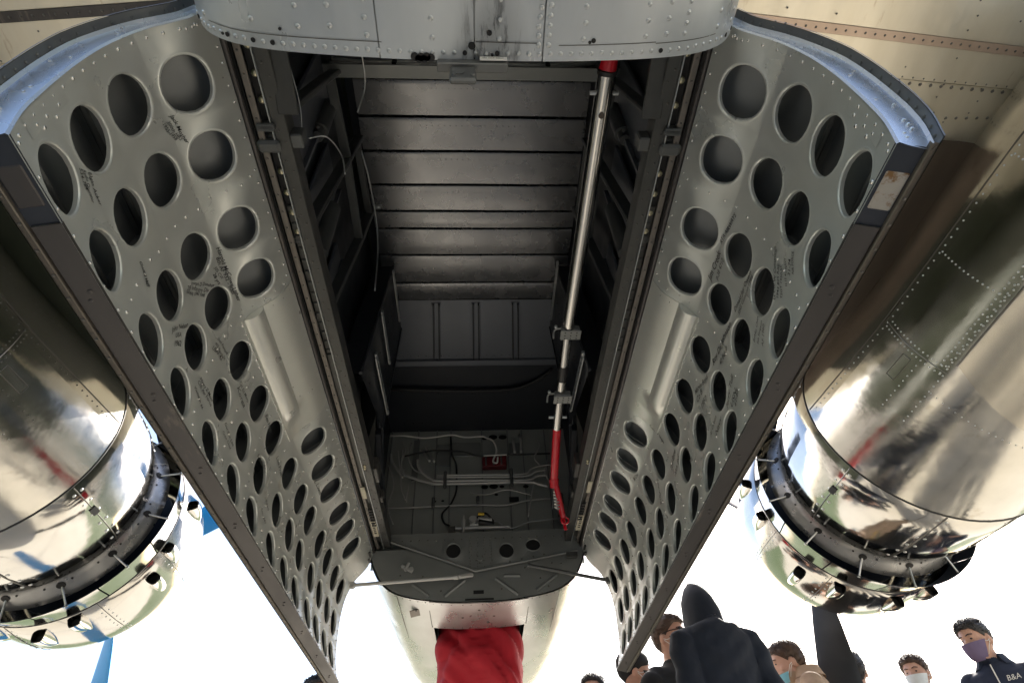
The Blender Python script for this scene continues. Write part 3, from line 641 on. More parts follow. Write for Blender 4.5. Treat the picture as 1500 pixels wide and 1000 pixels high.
pipes('hydraulic_pipe', [[(-.516, 3.2, 2.694), (-.49, 3.2, 2.539), (-.471, 3.2, 2.417), (-.44, 3.2, 2.336)], [(-.485, 3.19, 2.693), (-.486, 3.2, 2.539), (-.466, 3.2, 2.402), (-.446, 3.2, 2.355)], [(-.43, 3.2, 2.44), (-.432, 3.2, 2.32)]], .0045, 'pipe', 6)
pipes('hydraulic_pipe', [[(-.636, 3.25, 2.418), (-.614, 3.25, 2.333), (-.584, 3.25, 2.318), (-.418, 3.25, 2.313), (-.252, 3.25, 2.317), (-.001, 3.25, 2.318), (.083, 3.25, 2.311), (.188, 3.25, 2.312), (.296, 3.25, 2.337), (.451, 3.25, 2.351)]], .006, 'pipe')
pipes('hydraulic_pipe', [[(.151, 3.2, 2.143), (.178, 3.2, 2.133), (.219, 3.2, 2.136), (.302, 3.2, 2.168), (.364, 3.2, 2.175), (.53, 3.2, 2.192)], [(.06, 3.2, 2.185), (.111, 3.2, 2.179), (.151, 3.2, 2.143)]], .0055, 'rivetgrey')
pipes('pipe_end', [[(-.368, 3.23, 2.716), (-.34, 3.2, 2.66), (-.303, 3.16, 2.584)], [(-.337, 3.23, 2.732), (-.31, 3.2, 2.66), (-.273, 3.16, 2.578)], [(.245, 3.25, 2.80), (.24, 3.2, 2.74), (.245, 3.2, 2.66)], [(.285, 3.25, 2.83), (.29, 3.2, 2.76), (.285, 3.2, 2.66)]], .009, 'pipe')
pipes('white_cable', [[(-.583, 3.24, 2.843), (-.5, 3.22, 2.828), (-.432, 3.24, 2.830), (-.362, 3.23, 2.812), (-.272, 3.24, 2.826), (-.171, 3.23, 2.834), (-.08, 3.24, 2.818), (.027, 3.24, 2.822), (.059, 3.24, 2.81), (.104, 3.22, 2.77), (.125, 3.22, 2.704), (.114, 3.22, 2.651), (.1, 3.22, 2.609), (.126, 3.22, 2.598), (.132, 3.22, 2.64)]], .006, 'white')
pipes('black_cable', [[(-.465, 3.18, 2.638), (-.353, 3.2, 2.677), (-.265, 3.2, 2.69), (-.1, 3.2, 2.675), (.016, 3.22, 2.651), (.19, 3.22, 2.656), (.479, 3.22, 2.659)], [(-.18, 3.25, 2.83), (-.168, 3.25, 2.692), (-.14, 3.25, 2.612), (-.134, 3.22, 2.485), (-.137, 3.25, 2.412), (-.169, 3.25, 2.328), (-.217, 3.25, 2.265), (-.207, 3.25, 2.207), (-.17, 3.2, 2.16)]], .006, 'rubber')
pipes('wire_bundle', [[(-.50, 3.24, 2.80), (-.47, 3.21, 2.70), (-.49, 3.2, 2.60), (-.46, 3.2, 2.50)], [(-.44, 3.24, 2.78), (-.45, 3.2, 2.66), (-.41, 3.2, 2.56), (-.36, 3.2, 2.52)], [(-.57, 3.22, 2.60), (-.52, 3.2, 2.45), (-.54, 3.2, 2.30), (-.50, 3.2, 2.18)], [(.46, 3.22, 2.62), (.43, 3.2, 2.50), (.47, 3.2, 2.38), (.45, 3.2, 2.25)], [(.40, 3.24, 2.80), (.41, 3.2, 2.70), (.37, 3.2, 2.62), (.40, 3.2, 2.56)], [(-.05, 3.24, 2.40), (.05, 3.22, 2.37), (.18, 3.22, 2.40), (.33, 3.22, 2.36)], [(.36, 3.22, 2.47), (.335, 3.2, 2.36), (.30, 3.2, 2.20)]], .0045, 'pipe', 6)
pipes('white_rod', [[(.04, 3.215, 2.652), (.19, 3.215, 2.655)]], .005, 'white')
b = MB()
for x, z0, z1 in ((-.204, 2.52, 2.40), (.212, 2.53, 2.40), (-.27, 2.34, 2.27), (-.001, 2.34, 2.29)): b.box((x, 3.185, (z0+z1)/2), (.02, .025, z0-z1), bev=.006)
b.build('pipe_clamp', 'bayframe', EQ, 30, split=1)
b = MB(); b.box((.11, 3.262, 2.628), (.158, .05, .085), bev=.004); RB = b.build('red_box', 'redbox', EQ, 30)
for k in range(3):
    b = MB(); b.box((.055+.05*k, 3.234, 2.628), (.012, .008, .072), bev=.002); b.build('grille_slat', 'bayframe', RB, 30)
# web below: curved former with the stiff beam
b = MB(); low2 = [(x, z) for x, z in full if z < 1.99]
pts = [(x*.985, z+.006) for x, z in low2]
b.add([(0, 3.1, 1.95)]+[(x, 3.1, z) for x, z in pts], [(0, i+1, i+2) for i in range(len(pts)-1)]+[(0, len(pts), 1)])
FB = b.build('front_former', 'bulk', AC, 0)
b = MB()                                # beam with lightening holes
beam = [(-.545, 2.035), (-.50, 2.012), (-.016, 1.826), (.516, 1.922), (.552, 1.93), (.552, 2.047), (0, 2.045), (-.545, 2.041)]
HB = [(-.139, 1.952, .040, 1), (.154, 1.944, .040, 1), (.304, 1.972, .040, .8)]
def zlow(x): return np.interp(x, [-.545, -.50, -.016, .516, .552], [2.034, 2.012, 1.826, 1.922, 1.93])
def zup(x): return 2.042+.004*(x+.5)
def cell(x0, x1, hole):
    n = 8
    per = [(x0+(x1-x0)*i/n, None, 0) for i in range(n)]
    per = [(x0+(x1-x0)*i/n, zlow(x0+(x1-x0)*i/n)) for i in range(n)]+[(x1, zlow(x1)+(zup(x1)-zlow(x1))*i/n) for i in range(n)]+[(x1-(x1-x0)*i/n, zup(x1-(x1-x0)*i/n)) for i in range(n)]+[(x0, zup(x0)-(zup(x0)-zlow(x0))*i/n) for i in range(n)]
    if hole is None:
        b.grid([[(x0+(x1-x0)*i/n, 3.085, zlow(x0+(x1-x0)*i/n)) for i in range(n+1)], [(x0+(x1-x0)*i/n, 3.085, zup(x0+(x1-x0)*i/n)) for i in range(n+1)]]); return
    hx, hz, hr, el = hole; ang = [math.atan2(p[1]-hz, p[0]-hx) for p in per]
    lp = [[(p[0], 3.085, p[1]) for p in per]]
    for rr, yy in ((hr+.008, 3.085), (hr+.004, 3.083), (hr, 3.086), (hr, 3.094)): lp.append([(hx+rr*math.cos(A), yy, hz+rr*el*math.sin(A)) for A in ang])
    b.grid(lp, closed=True)
cell(-.545, -.23, None); cell(-.23, -.06, HB[0]); cell(-.06, .08, None); cell(.08, .235, HB[1]); cell(.235, .37, HB[2]); cell(.37, .552, None)
b.grid([[(x, y, zup(x)) for x in np.linspace(-.545, .552, 8)] for y in (3.06, 3.085)]); b.grid([[(x, 3.06, zup(x)-o) for x in np.linspace(-.545, .552, 8)] for o in (0, .014)])
b.build('lightened_beam', 'bulk', FB, 30)
b = MB()
for x, z, r, e in HB: b.disc((x, 3.0945, z), (0, -1, 0), r*1.02, 20, ell=e, th=.001)
b.build('hole_backing', 'black', FB, 0, split=1)
b = MB(); b.tube([(-.54, 3.075, 2.024), (-.48, 3.075, 2.007), (-.05, 3.072, 1.842), (-.016, 3.072, 1.828), (.03, 3.072, 1.836), (.516, 3.075, 1.92), (.548, 3.075, 1.927)], .0075, 8); b.build('flange_tube', 'bulk', FB, 60)
b = MB(); b.box((.0105, 3.081, 1.944), (.122, .005, .195), bev=.001); b.disc((.007, 3.079, 1.895), (0, -1, 0), .013, 14, th=.014); b.build('centre_doubler', 'bulk', FB, 30)
b = MB()
for x in np.arange(-.47, .53, .047): b.rivet((x, 3.0845, zup(x)-.028), (0, -1, 0), .0042, .7, 6)
for x in np.linspace(-.045, .066, 4):
    for z in np.linspace(1.855, 2.02, 11): b.rivet((x+.004*rng.normal(), 3.078, z), (0, -1, 0), .003, .6, 6)
for k in range(5): b.rivet((.007+.022*math.cos(k*1.26+.9), 3.078, 1.895+.022*math.sin(k*1.26+.9)), (0, -1, 0), .004, .9, 6)
for x in (.17, .235, .30, .36): b.rivet((x, 3.0845, zlow(x)+.02), (0, -1, 0), .005, .8, 6)
for x, z in ((.40, 1.87), (.45, 1.865), (-.30, 1.82), (.33, 1.79), (.37, 1.745), (-.2, 1.74), (.12, 1.74), (-.42, 1.83), (.25, 1.85)): b.rivet((x, 3.0985, z), (0, -1, 0), .005, .6, 6)
b.build('bulkhead_rivet', 'rivetdark', FB, 60, kind='stuff')
b = MB()
for a, c in (((-.18, 1.71), (-.074, 1.793)), ((.09, 1.795), (.205, 1.707)), ((-.351, 1.782), (-.262, 1.715)), ((.305, 1.725), (.421, 1.805)), ((.134, 1.808), (.222, 1.806))): b.tube([(a[0], 3.098, a[1]), (c[0], 3.098, c[1])], .009, 8)
b.build('pressed_bead', 'bulk', FB, 60, split=1)
b = MB(); b.box((-.002, 3.0985, 1.727), (.055, .004, .018)); b.box((.002, 3.098, 1.6895), (.15, .006, .008)); b.build('slot', 'black', FB, 0, split=1)
b = MB(); b.box((-.385, 3.085, 1.86), (.07, .02, .016), Matrix.Rotation(.5, 3, 'Y'), bev=.003); b.tube([(-.375, 3.07, 1.885), (-.392, 3.07, 1.842)], .008, 8); b.disc((-.36, 3.08, 1.852), (0, -1, 0), .012, 10, th=.01); b.build('door_crank', 'pipe', FB, 30)
for a, c, cl in (((-.655, 3.045, 1.765), (-.11, 3.03, 1.782), 1), ((.26, 3.04, 1.836), (.682, 3.045, 1.742), 0)):
    b = MB(); b.tube([a, c], .0095, 10); b.tube([a, Vector(a).lerp(Vector(c), .03)], .014, 10)
    if cl: b.tube([Vector(a).lerp(Vector(c), .96), Vector(a).lerp(Vector(c), 1.0)], .013, 10); b.bar(c, (-.03, 3.05, 1.80), .02, .02, bev=.004); b.rivet((-.10, 3.015, 1.782), (0, -1, 0), .008)
    b.box(Vector(a if cl else c), (.025, .03, .03), bev=.004)
    b.build('door_rod', 'bayframe' if not cl else 'pipe', FB, 40)
b = MB()                                # valves on the sill
b.tube([(-.16, 3.12, 2.10), (.18, 3.12, 2.10)], .012, 8); b.tube([(-.085, 3.12, 2.07), (-.085, 3.12, 2.15)], .014, 10); b.tube([(-.085, 3.12, 2.15), (-.085, 3.12, 2.18)], .006, 8); b.disc((-.03, 3.11, 2.14), (0, -1, .2), .022, 14, th=.02); b.tube([(-.05, 3.12, 2.12), (.0, 3.12, 2.12)], .009, 8); b.tube([(.0, 3.13, 2.16), (.08, 3.13, 2.15)], .014, 10)
VB = b.build('hydraulic_valve', 'pipe', FB, 50)
b = MB(); b.tube([(.0, 3.115, 2.185), (.035, 3.115, 2.182)], .009, 8); b.build('yellow_cap', 'yellow', VB, 50)
b = MB(); b.tube([(.09, 3.13, 2.12), (.0, 3.12, 2.135)], .018, 10); b.tube(smooth_path([(-.02, 3.13, 2.16), (.04, 3.12, 2.19), (.09, 3.13, 2.14)]), .007, 8); b.build('rubber_hose', 'rubber', VB, 60)
b = MB(); b.box((-.15, 3.08, 2.068), (.04, .012, .05), bev=.002); b.build('sill_tab', 'longeron', FB, 30)
b = MB(); b.tube(smooth_path([(.53, 3.06, 2.10), (.545, 3.05, 2.05), (.545, 3.05, 1.97)]), .004, 6); b.tube([(.49, 3.12, 2.16), (.49, 3.12, 2.30)], .022, 12); b.tube([(.49, 3.12, 2.11), (.49, 3.12, 2.16)], .012, 10); b.build('accumulator', 'bayframe', FB, 60)
b = MB(); b.box((.51, 3.065, 1.895), (.06, .02, .03), bev=.002); b.build('corner_bracket', 'longeron', FB, 30)

# ---- forward fuselage
b = MB(); ys = [3.1, 3.3, 3.47, 3.8, 4.2, 4.65, 5.3, 6.0, 6.8, 7.3, 7.5]
scs = {3.1: 1, 3.3: 1, 3.47: .998, 3.8: .992, 4.2: .98, 4.65: .96, 5.3: .90, 6.0: .79, 6.8: .55, 7.3: .28, 7.5: .04}
hx = .258
base = [(-x, z) for x, z in SECP[::-1]]+SECP[1:]
xs_ = sorted(set([x for x, z in base if z < 2.0]+[-hx, hx]))
lowp = [(x, sec_at(x)[0] if abs(x) < .56 else None) for x in xs_]
prof = [(-x, z) for x, z in SECP[::-1] if z >= 2.0 or x > .56]
prof += [(x, sec_at(x)[0]) for x in xs_ if abs(x) <= .56]
prof += [(x, z) for x, z in SECP if z >= 2.0 or x > .56]
rows = []
for y in ys:
    sc = scs[y]; rows.append([(x*sc, y, 2.6+(z-2.6)*sc-.1*(1-sc)) for x, z in prof])
def skp(i, j): return 2 <= i < 5 and prof[j][0] >= -hx-1e-6 and prof[j+1][0] <= hx+1e-6 and prof[j][1] < 2
b.grid(rows, skip=skp); FF = b.build('forward_fuselage', 'belly_fwd', AC, 40)
b = MB()                                # dark box inside the hatch
b.grid([[(x, y, z) for x, y in ((-.27, 3.46), (.27, 3.46), (.27, 4.66), (-.27, 4.66), (-.27, 3.46))] for z in (1.72, 2.3)]); b.add([(-.27, 3.46, 2.3), (.27, 3.46, 2.3), (.27, 4.66, 2.3), (-.27, 4.66, 2.3)], [(0, 1, 2, 3)])
b.build('hatch_well', 'baydark', FF, 0)
b = MB()
xs2 = np.linspace(-.262, .262, 9); b.grid([[(x, y, sec_at(x)[0]-.003) for x in xs2] for y in (3.105, 3.25, 3.475)]); b.build('belly_panel', 'belly_fwd', FF, 60)
b = MB()
for s in (-1, 1):
    b.grid([[(s*(.2635+dx), y, sec_at(.2635)[0]+.024*(1-scs.get(y, .97))*10-.0025) for dx in (0, .0035)] for y in (3.105, 3.3, 3.47)])
    b.tube([(s*.43, 3.11, sec_at(.43)[0]-.001), (s*.428, 3.5, sec_at(.43)[0]), (s*.42, 4.2, sec_at(.43)[0]+.017)], .002, 5)
b.tube([(x, 3.70, sec_at(x)[0]+.008) for x in np.linspace(-.5, -.27, 8)], .0016, 5)
b.build('panel_seam', 'rivetdark', FF, 0, split=1)
b = MB()
for x in np.arange(-.25, .26, .05):
    for y in (3.125, 3.455): b.rivet((x+.01*rng.normal(), y, sec_at(x)[0]-.0035), (0, 0, -1), .0035, .4, 6)
for x, y in ((-.09, 3.3), (.08, 3.29), (.05, 3.38), (.0, 3.2)): b.disc((x, y, sec_at(x)[0]-.0035), (0, 0, -1), .007, 12)
for x in np.arange(-.52, .53, .04): b.rivet((x, 3.12, sec_at(x)[0]-.001), sec_at(x)[1], .003, .5, 6)
b.build('nose_rivet', 'rivetdark', FF, 60, kind='stuff')
b = MB(); b.box((-.335, 3.27, sec_at(.335)[0]-.004), (.075, .09, .003), Matrix.Rotation(-.2, 3, 'Y')); b.build('data_plate', 'fillet', FF, 0)
b = MB(); b.disc((-.345, 3.235, sec_at(.345)[0]-.007), (0, 0, -1), .013, 14); b.build('latch_button', 'black', FF, 0)

# ---- wings
def wing(side):
    def yte(X): return .36+.09*(X-.8)
    def prof(X, o=0):
        d = .03*(X-.66); te = yte(X); le = 3.25-.02*X; c = le-te
        lo = [(0, .10), (.08, .055), (.16, .035), (.3, .015), (.5, 0), (.7, .015), (.85, .07), (.93, .15), (.98, .25), (1, .36)]
        up = [(1, .36), (.985, .46), (.93, .56), (.8, .64), (.6, .64), (.4, .52), (.2, .32), (0, .105)]
        return [(te+c*t, 2.86+d+z*.8+o) for t, z in lo], [(te+c*t, 2.86+d+z*.8) for t, z in up]
    def zlo(X, y):
        P, _ = prof(X); return float(np.interp(y, [p[0] for p in P], [p[1] for p in P]))
    Xs = [.60, .8, 1.2, 1.6, 2.0, 2.65, 3.3, 4.5, 7, 10.3]
    b = MB(); b.grid([[(side*X, y, z) for y, z in prof(X, .012)[0]+prof(X)[1]] for X in Xs]); w = b.build('wing', 'wing', AC, 60)
    L1 = lambda X: .653+.0915*(X-1.022); L2 = lambda X: .879+.078*(X-1.648)
    def strip(nm, f0, f1, off, m, n=3, X0=.62, X1=2.5):
        b = MB(); b.grid([[(side*X, f0(X)+(f1(X)-f0(X))*t, zlo(X, f0(X)+(f1(X)-f0(X))*t)-off) for X in np.linspace(X0, X1, 8)] for t in np.linspace(0, 1, n)])
        for fE in (f0, f1): b.grid([[(side*X, fE(X), zlo(X, fE(X))-o) for X in np.linspace(X0, X1, 8)] for o in (off, off-.006)])
        return b.build(nm, m, w, 30)
    strip('wing_flap', lambda X: yte(X), lambda X: L1(X)-.004, .0, 'wing', 5); strip('riveted_strip', lambda X: L1(X)-.002, lambda X: L1(X)+.033, .005, 'lapstrip' if side > 0 else 'rail')
    strip('wing_panel', lambda X: L1(X)+.034, lambda X: L2(X), .003, 'wing', 4); strip('wing_panel', lambda X: L2(X)+.004, lambda X: 1.38, -.002, 'wing', 5); strip('wing_panel', lambda X: 1.385, lambda X: 2.6, -.001, 'olive', 8, X1=2.05)  # last panel coloured dark, as shade mirrored in the nacelle
    b = MB()
    for X in np.arange(.7, 2.4, .043): y = L1(X)+.016; b.rivet((side*X, y, zlo(X, y)-.005), (0, 0, -1), .0053, .6, 6)
    for X in np.arange(.7, 2.4, .05):
        y = L2(X)+.017; b.rivet((side*X, y, zlo(X, y)+.002), (0, 0, -1), .0075, .8, 6)
        y = L2(X)-.008; b.rivet((side*X, y, zlo(X, y)-.003), (0, 0, -1), .004, .5, 6)
        if X > 1.3: y = 1.06; b.rivet((side*X, y, zlo(X, y)+.002), (0, 0, -1), .007, .8, 6)
    for X in np.arange(1.0, 2.4, .2):
        for y in np.arange(yte(X)+.03, 1.2, .052):
            if rng.random() < .6: b.rivet((side*(X+.006*rng.normal()), y, zlo(X, y)-.003), (0, 0, -1), .0038, .5, 6)
    b.build('wing_rivet', 'rivetdark', w, 60, kind='stuff')
    # fillet between wing and nacelle
    b = MB(); rows = []; XA = [1.93, 1.96, 2.02, 2.10, 2.2, 2.28, 2.36]
    for y in np.linspace(1.15, 3.0, 12):
        rows.append([(side*X_, y, zlo(X_, min(y, 2.6))-d_) for X_, d_ in zip(XA, (.003, .006, .010, .016, .03, .06, .10))])
    b.grid(rows); b.build('nacelle_fillet', 'fillet' if side > 0 else 'olive', w, 60)
    b = MB()
    for y in np.arange(1.03, 2.9, .04):
        for X_, d_ in ((1.95, .006), (2.02, .011), (2.09, .016)):
            if rng.random() < .8: b.rivet((side*(X_+.004*rng.normal()), y, zlo(X_, min(y, 2.6))-d_), (0, 0, -1), .0042, .5, 6)
    b.build('fillet_rivet', 'rivetdark', w, 60, kind='stuff')
    return w
for side in (-1, 1): wing(side)
b = MB(); b.grid([[(x, y, z) for y, z in ((-8.2, 3.3), (-7.6, 3.26), (-6.9, 3.3), (-7.6, 3.36), (-8.2, 3.31))] for x in (-3.3, 3.3)])
b.build('tailplane', 'wing', AC, 40)
for s in (-1, 1): b = MB(); b.box((s*3.3, -7.6, 3.9), (.08, 1.2, 1.8), bev=.03); b.build('tail_fin', 'wing', AC, 40)

# ---- engine nacelles
XN, ZN = 2.65, 2.5
def nac(side):
    def C(r, th, y, sq=1.0): return (side*(XN-r*math.cos(th)), y, ZN-r*math.sin(th))    # th: 0 inboard, 90 down
    TH = np.linspace(0, 2*math.pi, 73)
    def rev(name, prof, m, par, t0=0, t1=360, n=72, sm=40):
        b = MB(); T = np.linspace(rad(t0), rad(t1), n+1)
        b.grid([[C(r, t, y) for t in T] for y, r in prof]); return b.build(name, m, par, sm)
    def rb(y): return float(np.interp(y, [-2.2, -1.2, 0, 1.0, 1.9, 2.69], [.12, .34, .45, .535, .575, .668]))
    ysr = [-2.2, -1.7, -1.2, -.6, 0, .5, 1.0, 1.5, 1.9, 2.3, 2.69]
    N = rev('engine_nacelle', [(y, rb(y)) for y in ysr], 'polish', AC, sm=60)
    rev('accessory_cowl', [(2.70, .660), (2.705, .667), (2.9, .660), (3.1, .645), (3.25, .617), (3.36, .575)], 'polish2', N, sm=60)
    b = MB(); b.tube([C(.668, t, 2.697) for t in TH], .006, 6, caps=False); b.tube([C(.6665, t, 3.622) for t in TH], .0045, 6, caps=False); b.build('rubber_seal', 'rubber', N, 60, split=1)
    rev('cowl_lip', [(3.36, .577), (3.364, .566), (3.385, .566), (3.42, .584), (3.455, .612), (3.485, .626), (3.50, .61)], 'lip', N, sm=60)
    rev('firewall', [(3.50, .61), (3.52, .4), (3.522, .02)], 'flapin', N)
    rev('cowl_ring', [(3.625, .664), (3.63, .669), (3.75, .676), (3.88, .676), (4.0, .665), (4.1, .640), (4.18, .595), (4.21, .54), (4.2, .50), (4.12, .48), (3.9, .50)], 'polish2', N, sm=60)
    rev('cylinder_bank', [(3.95, .50), (3.96, .2), (4.0, .15), (4.25, .13), (4.28, .02)], 'flapin', N)
    # open cowl flaps, each with its actuating rod
    nf = 11; lo, hi = -60, 240; dth = (hi-lo)/nf
    for k in range(nf):
        t0, t1 = rad(lo+dth*k+.35), rad(lo+dth*(k+1)-.35); T = np.linspace(t0, t1, 7); b = MB()
        P = [(3.617, .668), (3.56, .680), (3.50, .696), (3.448, .706)]
        b.grid([[C(r, t, y) for t in T] for y, r in P], 0)
        b.grid([[C(r-.004, t, y) for t in T] for y, r in P], 1); b.grid([[C(.706, t, 3.448) for t in T], [C(.702, t, 3.448) for t in T]], 1)
        for tt in (t0, t1): b.grid([[C(r, tt, y), C(r-.004, tt, y)] for y, r in P], 1)
        fl = b.build('cowl_flap', ['polish2', 'flapin'], N, 40)
        tm = (t0+t1)/2
        b = MB(); b.tube([C(.575, tm, 3.425), C(.700, tm, 3.462)], .006, 6); b.tube([C(.690, tm, 3.458), C(.704, tm, 3.465)], .009, 6); b.build('flap_rod', 'rivetgrey', N, 60)
        b = MB(); ce = Vector(C(.584, tm, 3.418)); nn = (Vector(C(1, tm, -.52))-Vector(C(0, tm, 0))).normalized(); b.disc(ce, nn, .024, 12, ell=.8, th=.003); b.build('rod_slot', 'black', N, 0)
    # fixed lip drillings
    b = MB()
    for k in range(nf*2):
        tm = rad(lo+dth*(k*.5+.28)); ce = Vector(C(.578, tm, 3.408)); b.disc(ce, Vector(C(1, tm, -.52))-Vector(C(0, tm, 0)), .006, 8, th=.003)
    b.build('lip_hole', 'black', N, 0, kind='stuff')
    # exhaust stubs
    st = [(3.74, -16), (3.665, 9), (3.79, 42), (3.70, 61), (3.73, 92), (3.67, 110), (3.77, 136), (3.75, -45)] if side > 0 else [(3.665, 17), (3.765, 31), (3.67, 66), (3.735, 84), (3.68, 106), (3.75, 130), (3.75, -12), (3.68, -38)]
    for y, td in st:
        t = rad(td); b = MB(); y = y-.01
        ax = Vector(C(1, t, 0))-Vector(C(0, t, 0)); tg = Vector(C(1, t+.01, 0))-Vector(C(1, t, 0)); tg.normalize(); base = Vector(C(.672, t, y))
        w, h = .036, .062
        se = lambda v: math.copysign(abs(v)**.45, v)
        def Q(f, u, v): return base+Vector((0, f, 0))+tg*u+ax*v
        A_ = np.linspace(.0, math.pi, 15)
        secs = [(-.012, w, h), (0, w, h), (.03, w, h), (.08, w*.97, h*.86), (.13, w*.85, h*.58), (.17, w*.62, h*.28), (.20, w*.3, h*.03)]
        b.grid([[Q(f, ww*se(math.cos(a)), -.025+(hh+.02)*max(math.sin(a), 0)**.5) for a in A_] for f, ww, hh in secs])
        s_ = b.build('exhaust_stub', 'stub', N, 50)
        b = MB()
        b.grid([[Q(f, w*k*se(math.cos(a)), -.025+(h*k+.02)*max(math.sin(a), 0)**.5) for a in A_] for f, k in ((-.012, 1), (-.013, .90), (.03, .88), (.032, .05))])
        b.build('exhaust_mouth', 'black', N, 0)
    # lengthwise joints with fasteners
    b = MB(); br = MB(); bl = MB()
    for td in (29, 72, 104, -30, 140):
        pts = [C(float(np.interp(y, [2.7, 3.1, 3.25, 3.36], [.668, .646, .619, .577]))+.0015, rad(td), y) for y in np.linspace(2.71, 3.35, 8)]
        b.tube(pts, .0035, 5)
        for y in np.linspace(2.76, 3.27, 6):
            for dt in (-1.8, 1.8): br.rivet(C(float(np.interp(y, [2.7, 3.1, 3.25, 3.36], [.668, .646, .619, .577])), rad(td+dt), y), Vector(C(1, rad(td+dt), 0))-Vector(C(0, 0, 0)), .010, .35, 8)
    for td in (20, 97, 55, -50, 160):
        b.tube([C(float(np.interp(y, [3.63, 3.75, 3.88, 4.0, 4.1], [.669, .676, .676, .665, .640]))+.0005, rad(td), y) for y in np.linspace(3.63, 4.1, 8)], .0022, 5)
        for y in np.linspace(3.68, 4.05, 8):
            for dt in (-1.6, 1.6): br.rivet(C(float(np.interp(y, [3.63, 3.75, 3.88, 4.0, 4.1], [.669, .676, .676, .665, .640])), rad(td+dt), y), Vector(C(1, rad(td+dt), 0))-Vector(C(0, 0, 0)), .006, .4, 6)
    b.build('panel_seam', 'rivetdark', N, 60, split=1); br.build('cowl_fastener', 'rivetgrey', N, 60, kind='stuff')
    b = MB(); q = MB(); yy = 2.95; tt = rad(29); c = Vector(C(.661, tt, yy)); nn = (Vector(C(1, tt, 0))-Vector(C(0, tt, 0))); tg = nn.cross(Vector((0, 1, 0))).normalized()
    q.box(c, (.035, .055, .006), Matrix((tg, Vector((0, 1, 0)), nn)).transposed()); q.build('vent_slot', 'black', N, 0)
    # rear body rivets, seams, gear door
    br = MB(); b = MB()
    def rn(y, td, r=.0045): br.rivet(C(rb(y), rad(td), y), Vector(C(1, rad(td), 0))-Vector(C(0, 0, 0)), r, .7, 6)
    for y in np.arange(.3, 2.65, .043): rn(y, -3); rn(y+.01, 31.5) if y < 1.95 else 0
    for y in np.arange(1.0, 1.9, .028): rn(y, 32.4); rn(y+.012, 29.5) if y > 1.3 else 0
    for ys_ in (1.93, 1.47, 1.0): 
        for td in np.arange(-2, 34, 2.4): rn(ys_+.02, td); rn(ys_-.02, td+1) if ys_ > 1.9 else 0
    for y in np.arange(1.95, 2.3, .035): rn(y, 33+.0*y, .004); rn(y, 22, .004)
    for td in np.arange(34, 130, 3.0): rn(2.03+.0022*(td-35)+.03, td, .0035)
    b.tube([C(rb(1.93)+.0006, rad(t), 1.93) for t in np.arange(-4, 35, 2)], .0022, 5); b.tube([C(rb(y)+.0008, rad(-5.5), y) for y in np.linspace(.3, 2.68, 8)], .003, 5)
    b.tube([C(rb(y)+.0015, rad(34.6), y) for y in np.linspace(.6, 1.87, 8)], .0045, 5)
    # rectangular inspection cover
    for (ya, ta), (yb, tb) in (((1.98, 14), (2.12, 14)), ((2.12, 14), (2.12, 18.5)), ((2.12, 18.5), (1.98, 18.5)), ((1.98, 18.5), (1.98, 14))): b.tube([C(rb(ya)+.0008, rad(ta), ya), C(rb(yb)+.0008, rad(tb), yb)], .002, 4)
    b.build('panel_seam', 'rivetdark', N, 60, split=1); br.build('nacelle_rivet', 'rivetgrey' if side > 0 else 'rivetdark', N, 60, kind='stuff')
    b = MB()
    def yf(td): return 1.865+.0062*(td-35)-.00003*(td-35)**2
    T = np.linspace(35.3, 144.7, 34)
    b.grid([[C(rb(1.2+(yf(t)-1.2)*k)+.004, rad(t), 1.2+(yf(t)-1.2)*k) for t in T] for k in np.linspace(.0 if side < 0 else .12, 1, 8)])
    b.grid([[C(rb(yf(t))+o, rad(t), yf(t)) for t in T] for o in (.004, -.004)])
    b.build('gear_door', 'geardoor', N, 40)
    b = MB(); T = np.linspace(38, 144, 24); b.grid([[C(rb(y)+.002, rad(t), y) for t in T] for y in (.55, 1.0, 1.31)]); b.build('wheel_well', 'black', N, 60)
    # propeller
    b = MB(); b.tube([(side*XN, 4.2, ZN), (side*XN, 4.42, ZN), (side*XN, 4.55, ZN), (side*XN, 4.62, ZN)], [.10, .13, .10, .03], 16); b.tube([(side*XN, 4.0, ZN), (side*XN, 4.3, ZN)], .16, 16)
    P = b.build('propeller', 'lip', AC, 40, label=('black bladed propeller on the right engine' if side > 0 else 'propeller on the left engine with blue sky reflection coloured onto its blades'))
    th0 = 80 if side > 0 else 80
    for k in range(3):
        th = rad(th0-120*k) if True else 0
        rd = Vector((-side*math.cos(th), 0, -math.sin(th))); tan = Vector((0, 1, 0)).cross(rd).normalized()
        # same-handed pitch on both engines
        b = MB(); rows = []
        for r in np.linspace(.13, 1.92, 17):
            ch = float(np.interp(r, [.13, .35, .6, 1.0, 1.4, 1.75, 1.88, 1.92], [.10, .13, .20, .275, .27, .22, .12, .02])); tkn = float(np.interp(r, [.13, .3, .6, 1.92], [.09, .06, .035, .008]))
            be = rad(float(np.interp(r, [.13, .5, 1.0, 1.92], [58, 46, 32, 20])))
            cv = tan*math.cos(be)+Vector((0, 1, 0))*math.sin(be); nv = -tan*math.sin(be)+Vector((0, 1, 0))*math.cos(be)
            o_ = Vector((side*XN, 4.4, ZN))+rd*r
            rows.append([o_+cv*ch*.5*math.cos(a)+nv*tkn*.5*math.sin(a)*(1 if math.sin(a) > 0 else .5) for a in np.linspace(0, 2*math.pi, 17)[:-1]])
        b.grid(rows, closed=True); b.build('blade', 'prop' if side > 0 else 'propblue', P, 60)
    return N
for side in (-1, 1): nac(side)

